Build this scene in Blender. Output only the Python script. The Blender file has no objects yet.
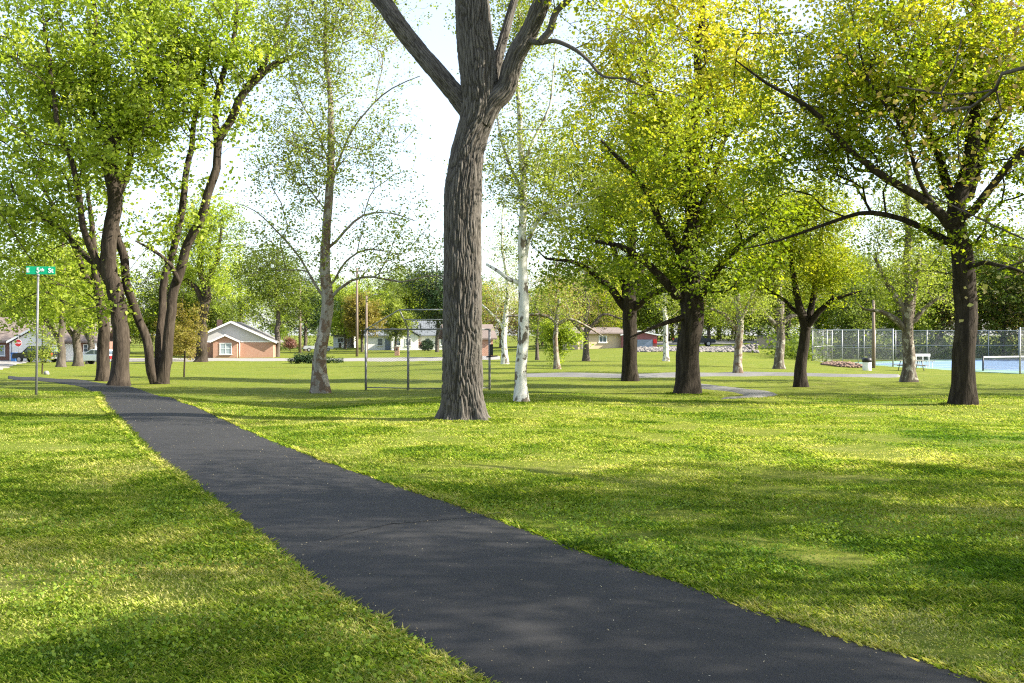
import bpy, bmesh, math, random
import numpy as np
from mathutils import Vector, noise as mnoise

# ------------------------------------------------------------------ scene, camera, light
sc = bpy.context.scene
COL = sc.collection
F, CX, HZ, EYE = 996.0, 512.0, 335.0, 1.6
W, H = 1024, 683
R = math.radians

cam_d = bpy.data.cameras.new('camera')
cam_d.sensor_width = 36.0
cam_d.lens = 36.0 * F / W
cam_d.shift_y = -(H / 2 - HZ) / W
cam_d.clip_start, cam_d.clip_end = 0.1, 8000
cam = bpy.data.objects.new('camera', cam_d); COL.objects.link(cam)
cam.location = (0, 0, EYE); cam.rotation_euler = (R(90), 0, 0)
sc.camera = cam

SUN_EL, SUN_AZ = R(33), R(97)       # azimuth clockwise from +Y
sdir = Vector((math.sin(SUN_AZ) * math.cos(SUN_EL), math.cos(SUN_AZ) * math.cos(SUN_EL), math.sin(SUN_EL)))
sl = bpy.data.lights.new('sun', 'SUN'); sl.energy = 5.0; sl.angle = R(0.5); sl.color = (1.0, 0.93, 0.80)
so = bpy.data.objects.new('sun', sl); COL.objects.link(so)
so.rotation_euler = (-sdir).to_track_quat('-Z', 'Y').to_euler(); so.location = (60, 5, 60)

wd = bpy.data.worlds.new('World'); sc.world = wd; wd.use_nodes = True
nt = wd.node_tree
sky = nt.nodes.new('ShaderNodeTexSky'); sky.sky_type = 'NISHITA'; sky.sun_disc = False
sky.sun_elevation = SUN_EL; sky.sun_rotation = SUN_AZ; sky.air_density = 1.0; sky.dust_density = 1.5; sky.ozone_density = 1.0
bg = nt.nodes['Background']; bg.inputs['Strength'].default_value = 0.14
veil = nt.nodes.new('ShaderNodeMix'); veil.data_type = 'RGBA'; veil.inputs[0].default_value = .45     # thin high haze whitens the sky
veil.inputs[7].default_value = (2.55, 2.75, 3.1, 1)
nt.links.new(sky.outputs[0], veil.inputs[6]); nt.links.new(veil.outputs[2], bg.inputs['Color'])
sc.view_settings.view_transform = 'Standard'; sc.view_settings.look = 'None'
sc.view_settings.exposure = 1.70; sc.view_settings.gamma = 1.0
cy = sc.cycles
cy.max_bounces = 10; cy.diffuse_bounces = 6; cy.glossy_bounces = 2; cy.transmission_bounces = 6; cy.transparent_max_bounces = 12
cy.use_denoising = False
cy.pixel_filter_type = 'BLACKMAN_HARRIS'; cy.filter_width = 1.2
try:
    cy.denoiser = 'OPENIMAGEDENOISE'; cy.denoising_input_passes = 'RGB_ALBEDO_NORMAL'; cy.denoising_prefilter = 'ACCURATE'
except Exception: pass
cy.sample_clamp_indirect = 6.0

# ------------------------------------------------------------------ materials
def new_mat(name):
    m = bpy.data.materials.new(name); m.use_nodes = True
    n = m.node_tree; n.nodes.clear()
    out = n.nodes.new('ShaderNodeOutputMaterial')
    return m, n, out
def node(n, t, **kw):
    x = n.nodes.new(t)
    for k, v in kw.items(): setattr(x, k, v)
    return x
def rgba(c): return (c[0], c[1], c[2], 1.0)
def ramp(n, fac, stops):
    r = n.nodes.new('ShaderNodeValToRGB'); e = r.color_ramp.elements
    e[0].position, e[0].color = stops[0][0], rgba(stops[0][1])
    e[1].position, e[1].color = stops[-1][0], rgba(stops[-1][1])
    for p, c in stops[1:-1]:
        q = e.new(p); q.color = rgba(c)
    n.links.new(fac, r.inputs[0]); return r.outputs[0]
def coords(n, kind='Object', scale=(1, 1, 1)):
    t = n.nodes.new('ShaderNodeTexCoord'); m = n.nodes.new('ShaderNodeMapping')
    m.inputs['Scale'].default_value = scale
    n.links.new(t.outputs[kind], m.inputs[0]); return m.outputs[0]
def noise_tex(n, vec, scale, detail=5, rough=.6, dist=0.0):
    t = n.nodes.new('ShaderNodeTexNoise'); t.inputs['Scale'].default_value = scale
    t.inputs['Detail'].default_value = detail; t.inputs['Roughness'].default_value = rough
    t.inputs['Distortion'].default_value = dist
    n.links.new(vec, t.inputs['Vector']); return t.outputs['Fac']
def math_n(n, op, a, b=None):
    m = n.nodes.new('ShaderNodeMath'); m.operation = op
    for i, v in enumerate((a, b)):
        if v is None: continue
        if isinstance(v, (int, float)): m.inputs[i].default_value = v
        else: n.links.new(v, m.inputs[i])
    return m.outputs[0]
def mixc(n, fac, a, b, blend='MIX'):
    m = n.nodes.new('ShaderNodeMix'); m.data_type = 'RGBA'; m.blend_type = blend
    if isinstance(fac, (int, float)): m.inputs[0].default_value = fac
    else: n.links.new(fac, m.inputs[0])
    for i, v in ((6, a), (7, b)):
        if isinstance(v, tuple): m.inputs[i].default_value = rgba(v)
        else: n.links.new(v, m.inputs[i])
    return m.outputs[2]
def bump(n, h, strength, dist=0.02):
    b = n.nodes.new('ShaderNodeBump'); b.inputs['Strength'].default_value = strength
    b.inputs['Distance'].default_value = dist; n.links.new(h, b.inputs['Height']); return b.outputs[0]
def finish(n, out, col, rough=.8, metal=0.0, nrm=None, spec=.3):
    p = n.nodes.new('ShaderNodeBsdfPrincipled')
    if isinstance(col, tuple): p.inputs['Base Color'].default_value = rgba(col)
    else: n.links.new(col, p.inputs['Base Color'])
    p.inputs['Roughness'].default_value = rough; p.inputs['Metallic'].default_value = metal
    p.inputs['Specular IOR Level'].default_value = spec
    if nrm is not None: n.links.new(nrm, p.inputs['Normal'])
    n.links.new(p.outputs[0], out.inputs[0]); return p

def noisy(name, c1, c2, scale=3.0, rough=.8, metal=0, bmp=0.0, stretch=(1, 1, 1), spec=.3, bdist=.02):
    m, n, out = new_mat(name)
    v = coords(n, 'Object', stretch); f = noise_tex(n, v, scale)
    c = ramp(n, f, [(.3, c1), (.7, c2)])
    finish(n, out, c, rough, metal, bump(n, f, bmp, bdist) if bmp else None, spec)
    return m

def bark(name, dark, mid, light, patch=0.0, patch_c=(.1, .08, .06), scale=9, bmp=.9):
    m, n, out = new_mat(name)
    v = coords(n, 'Object', (1, 1, .16))
    f = noise_tex(n, v, scale, 7, .65, .6)
    f2 = noise_tex(n, coords(n, 'Object'), 1.1, 4, .6)
    c = ramp(n, f, [(.32, dark), (.5, mid), (.68, light)])
    c = mixc(n, math_n(n, 'MULTIPLY', f2, .5), c, mid)
    if patch:
        f3 = noise_tex(n, coords(n, 'Object', (1, 1, .7)), 4.5, 3, .55, .4)
        k = ramp(n, f3, [(patch, (0, 0, 0)), (patch + .05, (1, 1, 1))])
        c = mixc(n, k, c, patch_c)
    finish(n, out, c, .92, 0, bump(n, f, bmp, .05), .15)
    return m

def leaf_mat(name, c_lo, c_mid, c_hi, trans=.45, tcol=None):
    """leaf blades: diffuse both sides and light passing through; the tint attribute varies leaf by leaf"""
    m, n, out = new_mat(name)
    a = node(n, 'ShaderNodeAttribute', attribute_name='tint')
    c = ramp(n, a.outputs['Fac'], [(0.05, c_lo), (.5, c_mid), (.95, c_hi)])
    p = n.nodes.new('ShaderNodeBsdfPrincipled'); n.links.new(c, p.inputs['Base Color'])
    p.inputs['Roughness'].default_value = .55; p.inputs['Specular IOR Level'].default_value = .25
    t = n.nodes.new('ShaderNodeBsdfTranslucent')
    tc = mixc(n, 1.0, c, tcol or (1.08, 1.14, .5), 'MULTIPLY')
    n.links.new(tc, t.inputs[0])
    x = n.nodes.new('ShaderNodeMixShader'); x.inputs[0].default_value = trans
    n.links.new(p.outputs[0], x.inputs[1]); n.links.new(t.outputs[0], x.inputs[2])
    n.links.new(x.outputs[0], out.inputs[0]); return m

PER_K, LEAF_K = 2.3, 1.12
M = {}
M['leaf_cotton'] = leaf_mat('leaf_cottonwood', (.14, .20, .022), (.31, .39, .045), (.53, .56, .10), .55)
M['leaf_oak'] = leaf_mat('leaf_oak', (.11, .17, .013), (.28, .34, .024), (.60, .52, .055), .52)
M['leaf_gold'] = leaf_mat('leaf_gold', (.15, .22, .012), (.30, .34, .02), (.46, .44, .035))
M['leaf_syc'] = leaf_mat('leaf_sycamore', (.16, .20, .035), (.28, .33, .06), (.42, .45, .13))
M['leaf_wood'] = leaf_mat('leaf_wood', (.075, .115, .016), (.15, .20, .028), (.26, .30, .05), .42)
M['leaf_dark'] = leaf_mat('leaf_evergreen', (.015, .035, .012), (.03, .06, .02), (.06, .10, .03), .2)
M['leaf_rust'] = leaf_mat('leaf_rust', (.15, .12, .03), (.26, .21, .05), (.36, .33, .09))
M['leaf_bud'] = leaf_mat('leaf_bud', (.30, .17, .11), (.38, .28, .12), (.40, .40, .12))
M['leaf_pink'] = leaf_mat('leaf_pink', (.22, .10, .09), (.34, .17, .16), (.45, .30, .27))
M['bark_cotton'] = bark('bark_cottonwood', (0.0210, 0.0175, 0.0140), (0.0665, 0.0546, 0.0434), (0.1400, 0.1225, 0.1015))
M['bark_brown'] = bark('bark_brown', (0.0163, 0.0122, 0.0092), (0.0462, 0.0360, 0.0272), (0.0918, 0.0734, 0.0558))
M['bark_oak'] = bark('bark_oak', (0.0084, 0.0066, 0.0048), (0.0270, 0.0210, 0.0156), (0.0600, 0.0492, 0.0372))
M['bark_syc'] = bark('bark_sycamore', (0.1105, 0.0978, 0.0765), (0.2380, 0.2167, 0.1785), (0.3995, 0.3740, 0.3230), .50, (0.1360, 0.0978, 0.0680), 5, .5)
M['bark_dusky'] = bark('bark_dusky_sycamore', (0.0525, 0.0413, 0.0315), (0.1125, 0.0938, 0.0750), (0.2025, 0.1800, 0.1500), .55, (0.3000, 0.2775, 0.2325), 5, .6)
M['bark_white'] = bark('bark_pale', (.36, .35, .31), (.56, .55, .50), (.70, .69, .65), .53, (.13, .11, .085), 7, .4)
M['bark_grey'] = bark('bark_grey', (0.0350, 0.0287, 0.0224), (0.0875, 0.0735, 0.0581), (0.1610, 0.1400, 0.1155))

# ------------------------------------------------------------------ terrain
CP = np.array([
    # px, depth, z
    (-600, 4, 0), (512, 2, 0), (512, 6, 0), (0, 6, 0), (1024, 6, 0), (1600, 6, 0), (0, 12, 0), (1024, 12, 0), (512, 12, 0),
    (1500, 14, 0), (-500, 14, 0), (150, 19, 0), (462, 19, 0), (800, 19, -.02), (521, 24, -.02), (36, 25, .03), (963, 26, -.2), (750, 26, -.15),
    (320, 34, -.38), (687, 34, -.38), (385, 38, -.5), (801, 38, -.4), (118, 40, -.37), (155, 42, -.42), (630, 44, -.43), (909, 46, -.52),
    (1050, 45, -.55), (1200, 35, -.4), (1400, 50, -.7),
    (738, 55, -.6), (557, 65, -.55), (779, 65, -.62), (61, 75, -.8), (300, 65, -.8), (505, 75, -.5), (586, 80, -.5), (666, 75, -.36),
    (850, 85, -1.05), (900, 75, -1.0), (1000, 70, -1.1), (1000, 85, -1.1), (1150, 75, -1.1), (900, 100, -1.05), (1000, 110, -1.05), (1150, 110, -1.0),
    (800, 110, -.5), (700, 100, -.4), (700, 125, .2), (755, 125, .2), (700, 145, .7), (700, 170, 1.0), (850, 150, .3), (1000, 150, .2),
    (642, 125, .05), (600, 125, -.05), (480, 110, -1.0), (520, 150, -.9), (400, 130, -1.4), (300, 120, -1.45), (240, 135, -1.6), (200, 110, -1.3), (240, 155, -1.7),
    (400, 190, -1.35), (340, 200, -1.3), (100, 120, -1.5), (30, 120, -1.5), (0, 80, -.9), (-60, 60, -.4), (-200, 110, -1.2), (-400, 60, -.4),
    (-200, 300, -1.5), (300, 320, -1.4), (700, 320, 1.2), (1100, 300, .8), (1500, 200, 0), (-800, 200, -1),
    (512, 1000, 0), (0, 1000, 0), (1024, 1000, 0), (2000, 1000, 0), (-1000, 1000, 0)], float)
CPU = np.stack([(CP[:, 0] - CX) / F / .075, np.log(CP[:, 1]) / .16], 1)
def terrain(x, y):
    x = np.asarray(x, float); y = np.asarray(y, float)
    shp = x.shape; x = x.ravel(); y = y.ravel()
    yy = np.maximum(y, 2.0)
    q = np.stack([np.clip(x / yy, -2, 2) / .075, np.log(yy) / .16], 1)
    out = np.empty(len(x))
    for s in range(0, len(x), 20000):
        d2 = ((q[s:s + 20000, None, :] - CPU[None]) ** 2).sum(2)
        w = np.exp(-.5 * d2) + .02 * np.exp(-.5 * d2 / 6) + 1e-5 / (1 + d2)
        out[s:s + 20000] = (w * CP[:, 2]).sum(1) / w.sum(1)
    u = x / yy
    m = 1 / (1 + np.exp(-(u - .27) / .03))
    out -= .30 * m * np.exp(-((y - 43.2 + 3 * u) / 1.0) ** 2)        # a shallow ditch
    fade = np.clip((y - 9) / 14, 0, 1)
    out += fade * .035 * (np.sin(x * .9 + 1.3 * np.sin(y * .35)) * np.cos(y * .6 + .5 * np.sin(x * .4)))
    pxx = CX + F * x / yy
    dn = np.interp(pxx, [812, 1022, 1260, 1500], [93.5, 68.5, 92, 130])
    m = 1 / (1 + np.exp(-np.clip((yy - dn + .8) / .5, -40, 40))) / (1 + np.exp(np.clip((yy - 122) / 1.5, -40, 40))) / (1 + np.exp(np.clip((800 - pxx) / 5, -40, 40)))
    out = out * (1 - m) + m * -1.20
    return out.reshape(shp)
def tz(x, y): return float(terrain(np.array([x]), np.array([y]))[0])

def P(px, py, d): return Vector(((px - CX) / F * d, d, EYE - (py - HZ) / F * d))
def ground_hit(px, py, lo=3.0, hi=400.0):
    """where the line of sight through a pixel of the photograph first meets the ground"""
    ds = np.exp(np.linspace(math.log(lo), math.log(hi), 900))
    zt = terrain((px - CX) / F * ds, ds); zr = EYE - (py - HZ) / F * ds
    k = np.argmax(zr <= zt)
    if zr[k] > zt[k]: k = len(ds) - 1
    d = ds[k]; return Vector(((px - CX) / F * d, d, zt[k]))
def place(px, d):
    x = (px - CX) / F * d
    return Vector((x, d, tz(x, d)))
def settle(px, py, d):
    """depth near d at which the ground shows at row py"""
    ds = np.linspace(d * .8, d * 1.25, 80)
    zt = terrain((px - CX) / F * ds, ds)
    rows = HZ + (EYE - zt) / ds * F
    k = int(np.argmin(np.abs(rows - py) + .4 * np.abs(ds / d - 1)))
    return Vector(((px - CX) / F * ds[k], ds[k], zt[k]))

# ------------------------------------------------------------------ mesh helpers
def raw_mesh(name, verts, faces, smooth=False, tint=None):
    """verts (n,3), faces (m,k) of equal size, or a list of such arrays"""
    me = bpy.data.meshes.new(name)
    fl = faces if isinstance(faces, list) else [faces]
    fl = [f for f in fl if len(f)]
    verts = np.asarray(verts, np.float32)
    me.vertices.add(len(verts)); me.vertices.foreach_set('co', verts.ravel())
    idx = np.concatenate([f.ravel() for f in fl]).astype(np.int32)
    tot = np.concatenate([np.full(len(f), f.shape[1]) for f in fl])
    st = np.concatenate([[0], np.cumsum(tot)[:-1]]).astype(np.int32)
    me.loops.add(len(idx)); me.loops.foreach_set('vertex_index', idx)
    me.polygons.add(len(tot)); me.polygons.foreach_set('loop_start', st)
    if smooth: me.polygons.foreach_set('use_smooth', np.ones(len(tot), bool))
    if tint is not None:
        a = me.attributes.new('tint', 'FLOAT', 'FACE'); a.data.foreach_set('value', np.asarray(tint, np.float32))
    me.update(calc_edges=True)
    return me
def link(name, me, mat, parent=None, loc=None):
    o = bpy.data.objects.new(name, me); COL.objects.link(o)
    if mat is not None and len(me.materials) == 0: me.materials.append(mat)
    if parent is not None: o.parent = parent
    if loc is not None: o.location = loc
    return o
def tag(o, label=None, cat=None, group=None, kind=None):
    if label: o['label'] = label
    if cat: o['category'] = cat
    if group: o['group'] = group
    if kind: o['kind'] = kind
    return o
def thing(name, label, cat, loc, rz=0.0, group=None):
    o = bpy.data.objects.new(name, None); COL.objects.link(o); o.empty_display_size = .2
    o.location = loc; o.rotation_euler = (0, 0, rz)
    return tag(o, label, cat, group)
def copy_tree(o, parent=None):
    kids = [c for c in bpy.data.objects if c.parent == o]
    c = o.copy(); COL.objects.link(c)
    if parent is not None: c.parent = parent
    for k in kids: copy_tree(k, c)
    return c
class MB:
    """collects boxes, prisms and bars; build() links them as one mesh"""
    def __init__(s): s.bm = bmesh.new()
    def box(s, c, size, rz=0.0):
        vs = []
        cs, sn = math.cos(rz), math.sin(rz)
        for dz in (-.5, .5):
            for dx, dy in ((-.5, -.5), (.5, -.5), (.5, .5), (-.5, .5)):
                x, y = dx * size[0], dy * size[1]
                vs.append(s.bm.verts.new((c[0] + x * cs - y * sn, c[1] + x * sn + y * cs, c[2] + dz * size[2])))
        for f in ((3, 2, 1, 0), (4, 5, 6, 7), (0, 1, 5, 4), (1, 2, 6, 5), (2, 3, 7, 6), (3, 0, 4, 7)):
            s.bm.faces.new([vs[i] for i in f])
        return s
    def prism(s, pts, axis, a, b):
        """polygon pts (2D) extruded along 'x', 'y' or 'z' from a to b"""
        def v(p, t): return {'x': (t, p[0], p[1]), 'y': (p[0], t, p[1]), 'z': (p[0], p[1], t)}[axis]
        A = [s.bm.verts.new(v(p, a)) for p in pts]; B = [s.bm.verts.new(v(p, b)) for p in pts]
        n = len(pts)
        s.bm.faces.new(A[::-1]); s.bm.faces.new(B)
        for i in range(n): s.bm.faces.new((A[i], A[(i + 1) % n], B[(i + 1) % n], B[i]))
        return s
    def face(s, pts):
        s.bm.faces.new([s.bm.verts.new(p) for p in pts]); return s
    def bar(s, a, b, r, n=8, r2=None):
        a, b = Vector(a), Vector(b); r2 = r if r2 is None else r2
        t = (b - a).normalized(); u = t.orthogonal().normalized(); w = t.cross(u)
        A, B = [], []
        for i in range(n):
            q = 2 * math.pi * i / n; e = u * math.cos(q) + w * math.sin(q)
            A.append(s.bm.verts.new(a + e * r)); B.append(s.bm.verts.new(b + e * r2))
        s.bm.faces.new(A[::-1]); s.bm.faces.new(B)
        for i in range(n):
            f = s.bm.faces.new((A[i], A[(i + 1) % n], B[(i + 1) % n], B[i])); f.smooth = n > 6
        return s
    def lathe(s, prof, n=20, c=(0, 0, 0)):
        rings = []
        for r, z in prof:
            rings.append([s.bm.verts.new((c[0] + r * math.cos(2 * math.pi * i / n), c[1] + r * math.sin(2 * math.pi * i / n), c[2] + z)) for i in range(n)])
        for A, B in zip(rings, rings[1:]):
            for i in range(n):
                f = s.bm.faces.new((A[i], A[(i + 1) % n], B[(i + 1) % n], B[i])); f.smooth = True
        s.bm.faces.new(rings[0][::-1]); s.bm.faces.new(rings[-1])
        return s
    def build(s, name, mat, parent=None, bevel=0.0):
        bmesh.ops.recalc_face_normals(s.bm, faces=s.bm.faces)
        if bevel:
            bmesh.ops.bevel(s.bm, geom=[e for e in s.bm.edges if len(e.link_faces) == 2 and e.calc_face_angle(0) > .5], offset=bevel, segments=2, affect='EDGES')
        me = bpy.data.meshes.new(name); s.bm.to_mesh(me); s.bm.free()
        return link(name, me, mat, parent)

# ------------------------------------------------------------------ trees
def tube_mesh(chains, flare=None):
    """chains: list of (points (n,3), radii (n), sides)"""
    V, Q, T, off = [], [], [], 0
    for pts, rad, ns in chains:
        n = len(pts)
        tan = np.gradient(pts, axis=0); tan /= np.linalg.norm(tan, axis=1)[:, None] + 1e-9
        ref = np.array([.91, .41, .05]) if abs(tan[0, 2]) > .5 else np.array([.1, .2, .97])
        u = ref[None] - tan * (tan @ ref)[:, None]; u /= np.linalg.norm(u, axis=1)[:, None] + 1e-9
        w = np.cross(tan, u)
        a = np.linspace(0, 2 * np.pi, ns, endpoint=False)
        rr = rad[:, None] * np.ones(ns)[None]
        if flare is not None and ns >= 12:
            hgt = np.maximum(pts[:, 2], 0)[:, None]
            k = np.exp(-hgt / (flare * 1.1))
            rr = rr * (1 + k * (.20 + .24 * np.cos(5 * a[None] + .7) * k + .2 * np.cos(3 * a[None] + 2.1)))
            rr = rr * (1 + .05 * np.sin(3 * a[None] + hgt * .9) + .03 * np.sin(7 * a[None] - hgt * 1.7))
        v = pts[:, None, :] + rr[..., None] * (np.cos(a)[None, :, None] * u[:, None, :] + np.sin(a)[None, :, None] * w[:, None, :])
        V.append(v.reshape(-1, 3))
        i = np.arange(n - 1)[:, None] * ns; j = np.arange(ns)[None]; j2 = (j + 1) % ns
        q = np.stack([i + j, i + j2, i + ns + j2, i + ns + j], -1).reshape(-1, 4) + off
        Q.append(q); off += n * ns
    return np.concatenate(V), np.concatenate(Q)

def resample(pts, step):
    """Catmull-Rom through rows of (x,y,z,r)"""
    p = np.asarray(pts, float); out = []
    ext = np.vstack([2 * p[0] - p[1], p, 2 * p[-1] - p[-2]])
    for i in range(1, len(ext) - 2):
        a, b, c, d = ext[i - 1:i + 3]
        n = max(1, int(np.linalg.norm(c[:3] - b[:3]) / step))
        t = (np.arange(n) / n)[:, None]
        out.append(.5 * (2 * b + (c - a) * t + (2 * a - 5 * b + 4 * c - d) * t ** 2 + (3 * b - a - 3 * c + d) * t ** 3))
    out.append(p[-1:]); return np.concatenate(out)

class Grow:
    """a branch skeleton: given stems, then one curved shoot to each leaf clump from the branch that reaches it most cheaply"""
    def __init__(s, seed):
        s.rng = np.random.default_rng(seed)
        s.pos = np.zeros((40000, 3)); s.par = np.full(40000, -1); s.path = np.zeros(40000); s.fix = np.zeros(40000)
        s.dirv = np.zeros((40000, 3)); s.n = 0
    def add(s, p, par, fix=0.0):
        k = s.n; s.pos[k] = p; s.par[k] = par; s.fix[k] = fix
        if par >= 0:
            v = s.pos[k] - s.pos[par]; L = np.linalg.norm(v); s.path[k] = s.path[par] + L; s.dirv[k] = v / (L + 1e-9)
        else: s.dirv[k] = (0, 0, 1)
        s.n += 1; return k
    def stem(s, pts, step=.35):
        q = resample(pts, step)
        m_ = len(q); w_ = s.rng.normal(0, 1, (m_ + 4, 3)); w_ = (w_[:-4] + 2 * w_[1:-3] + 3 * w_[2:-2] + 2 * w_[3:-1] + w_[4:]) / 4.4
        q[:, :3] += w_ * (q[:, 3:4] * .20 + .032) * np.minimum(1, np.arange(m_) / 5)[:, None]
        par = -1
        if s.n:
            par = int(np.argmin(((s.pos[:s.n] - q[0, :3]) ** 2).sum(1))); q = q[1:]
        for r in q: par = s.add(r[:3], par, max(r[3], .008))
    def shoots(s, clumps, bf=.35, seg=.45, wob=.10, lift=.15, minh=1.5):
        if not len(clumps): return
        d0 = np.array([((s.pos[:s.n] - c) ** 2).sum(1).min() for c in clumps])
        for c in clumps[np.argsort(d0)]:
            q = s.pos[:s.n]; v = c - q; d = np.linalg.norm(v, axis=1)
            cost = d + bf * s.path[:s.n] + np.where(v[:, 2] < -.3 * d, .5 * d, 0) + np.where(q[:, 2] < minh, 50, 0)
            k = int(np.argmin(cost)); L = d[k]
            if L < .05: continue
            m = max(2, int(L / seg)); a = s.pos[k].copy(); up = np.array([0, 0, 1.0])
            ctrl = a + L * (.30 * s.dirv[k] + .22 * v[k] / L + lift * up * s.rng.uniform(-.3, 1))
            par = k
            for i in range(1, m + 1):
                t = i / m
                p = (1 - t) ** 2 * a + 2 * t * (1 - t) * ctrl + t * t * c
                if i < m: p = p + s.rng.normal(0, wob * min(seg, L / m), 3)
                par = s.add(p, par)
    def chains(s, r0, expo=2.3, big=14, fatmax=.7):
        n = s.n; area = np.zeros(n); kids = [[] for _ in range(n)]
        for k in range(n):
            if s.par[k] >= 0: kids[s.par[k]].append(k)
        for k in range(n - 1, -1, -1):
            if not kids[k]: area[k] = max(area[k], 1.0)
            if s.par[k] >= 0: area[s.par[k]] += area[k]
        rad = r0 * area ** (1 / expo)
        rad = np.where(s.fix[:n] > 0, s.fix[:n], rad)
        for k in range(n):
            p = s.par[k]
            if p >= 0 and s.fix[k] == 0: rad[k] = min(rad[k], rad[p] * (fatmax if s.fix[p] > 0 else .97))
        out = []; done = [(0, -1)]
        while done:
            k, frm = done.pop(); ch = [] if frm < 0 else [frm]
            while True:
                ch.append(k)
                if not kids[k]: break
                main = max(kids[k], key=lambda j: (s.fix[j] > 0) * 1000 + rad[j] if s.fix[k] > 0 else rad[j])
                for j in kids[k]:
                    if j != main: done.append((j, k))
                k = main
            if len(ch) < 2: continue
            pts = s.pos[ch]; rr = rad[ch].copy()
            if frm >= 0: rr[0] = rr[1] * 1.15
            ns = big if rr.max() > .12 else 8 if rr.max() > .05 else 5 if rr.max() > .02 else 3
            out.append((pts, rr, ns))
        return out

def crown_points(rng, ells, n, surf=.55, gate=-.15, gscale=.45, zmin=1.0):
    vol = np.array([e[3] * e[4] * e[5] * (e[6] if len(e) > 6 else 1) for e in ells]); vol /= vol.sum()
    out = []
    ofs = Vector(rng.uniform(-50, 50, 3))
    tries = 0
    while len(out) < n and tries < 40 * n + 4000:
        tries += 1
        e = ells[rng.choice(len(ells), p=vol)]
        v = rng.normal(size=3); v /= np.linalg.norm(v)
        p = np.array(e[:3]) + v * rng.random() ** surf * np.array(e[3:6])
        if p[2] < zmin: continue
        if mnoise.noise(Vector(p) * gscale + ofs) < gate and rng.random() < .85: continue
        out.append(p)
    return np.array(out)

def leaf_arrays(rng, clumps, per, spread, size, flat=.75, hang=0.0, aspect=.75):
    """each clump is two or three flattened sprays of leaves that share a tilt"""
    n = len(clumps) * per; k = 3 if per >= 9 else 1
    sub = np.repeat(clumps, k, 0) + rng.normal(size=(len(clumps) * k, 3)) * spread * (.8 if k > 1 else 0) * np.array([1, 1, flat])
    sn = rng.normal(size=(len(sub), 3)) * .45 + np.array([0, 0, 1.0]); sn /= np.linalg.norm(sn, axis=1)[:, None]
    sw = rng.uniform(.6, 1.4, (len(sub), 1))
    idx = np.repeat(np.arange(len(clumps)), per) * k + rng.integers(0, k, n)
    c = sub[idx]; N = sn[idx]
    v = rng.normal(size=(n, 3)) * spread * (.62 if k > 1 else 1) * sw[idx]
    v -= N * (v * N).sum(1)[:, None] * (.55 if k > 1 else 0)
    p = c + v
    t = rng.normal(size=(n, 3)); t -= N * (t * N).sum(1)[:, None] * .5; t[:, 2] -= hang; t /= np.linalg.norm(t, axis=1)[:, None]
    nn = N + rng.normal(size=(n, 3)) * .38
    s = np.cross(t, nn); s /= np.linalg.norm(s, axis=1)[:, None] + 1e-9
    nn = np.cross(s, t)
    L = size * rng.uniform(.55, 1.3, (n, 1)); Wd = L * aspect * .5
    fold = nn * L * .12
    V = np.stack([p, p + t * L * .42 + s * Wd + fold, p + t * L, p + t * L * .42 - s * Wd + fold], 1).reshape(-1, 3)
    Fq = np.arange(n * 4).reshape(-1, 4)
    ct = np.repeat(rng.normal(0, .16, len(clumps)), per)
    tint = np.clip(.46 + ct + rng.normal(0, .10, n), 0, 1)
    return V, Fq, tint

def make_tree(name, label, cat, base, stems, ells, n_clump, per, spread, leaf, leafmat, barkmat, seed, r0=.012, bf=.35,
              group=None, surf=.55, gate=-.15, lift=.15, wob=.12, flare=None, extra_twigs=0, hang=0.0, gscale=.45, minh=1.5, fine=None, aspect=.75, extra=None, gold=0.0):
    """stems: lists of (x,y,z,r) about the base; ells: crown ellipsoids about the base"""
    rng = np.random.default_rng(seed)
    g = Grow(seed + 1)
    for st in stems: g.stem(st, .35)
    cl = crown_points(rng, ells, n_clump, surf, gate, gscale, min(1.0, minh * .4))
    g.shoots(cl, bf, .5, wob, lift, minh)
    if extra_twigs:
        k = rng.choice(np.where(g.pos[:g.n, 2] > minh + 1)[0], extra_twigs)
        tw = g.pos[k] + rng.normal(0, .55, (extra_twigs, 3)) + np.array([0, 0, .15])
        g.shoots(tw, 0, .25, wob * 1.5, lift, minh)
        cl = np.vstack([cl, tw])
    root = thing(name, label, cat, base, 0, group)
    ch = g.chains(r0)
    V, Q = tube_mesh(ch, flare)
    link('trunk', raw_mesh(name + '_trunk', V, Q, True), barkmat, root)
    if per:
        V, Fq, tint = leaf_arrays(rng, cl, int(per * PER_K), spread * 1.08, leaf * LEAF_K, .75, hang, aspect)
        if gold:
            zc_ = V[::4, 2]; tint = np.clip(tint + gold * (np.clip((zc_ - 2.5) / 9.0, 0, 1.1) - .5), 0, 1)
        if extra is not None:
            keep = extra(V[::4]); V = V.reshape(-1, 4, 3)[keep].reshape(-1, 3); tint = tint[keep]; Fq = np.arange(len(V)).reshape(-1, 4)
        link('crown', raw_mesh(name + '_crown', V, Fq, False, tint), leafmat, root)
    return root

def px_stem(base, d, pts):
    """rows (px, py, radius in px, depth offset) -> local (x,y,z,r)"""
    out = []
    for r in pts:
        dd = d + (r[3] if len(r) > 3 else 0)
        q = P(r[0], r[1], dd) - base
        out.append((q.x, q.y, q.z, r[2] / F * dd))
    return out
def px_ells(base, d, es):
    """rows (px, py, rx px, ry px, depth offset, depth radius, weight)"""
    out = []
    for e in es:
        dd = d + e[4]; q = P(e[0], e[1], dd) - base
        out.append((q.x, q.y, q.z, e[2] / F * dd, e[5], e[3] / F * dd, e[6] if len(e) > 6 else 1))
    return out
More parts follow.
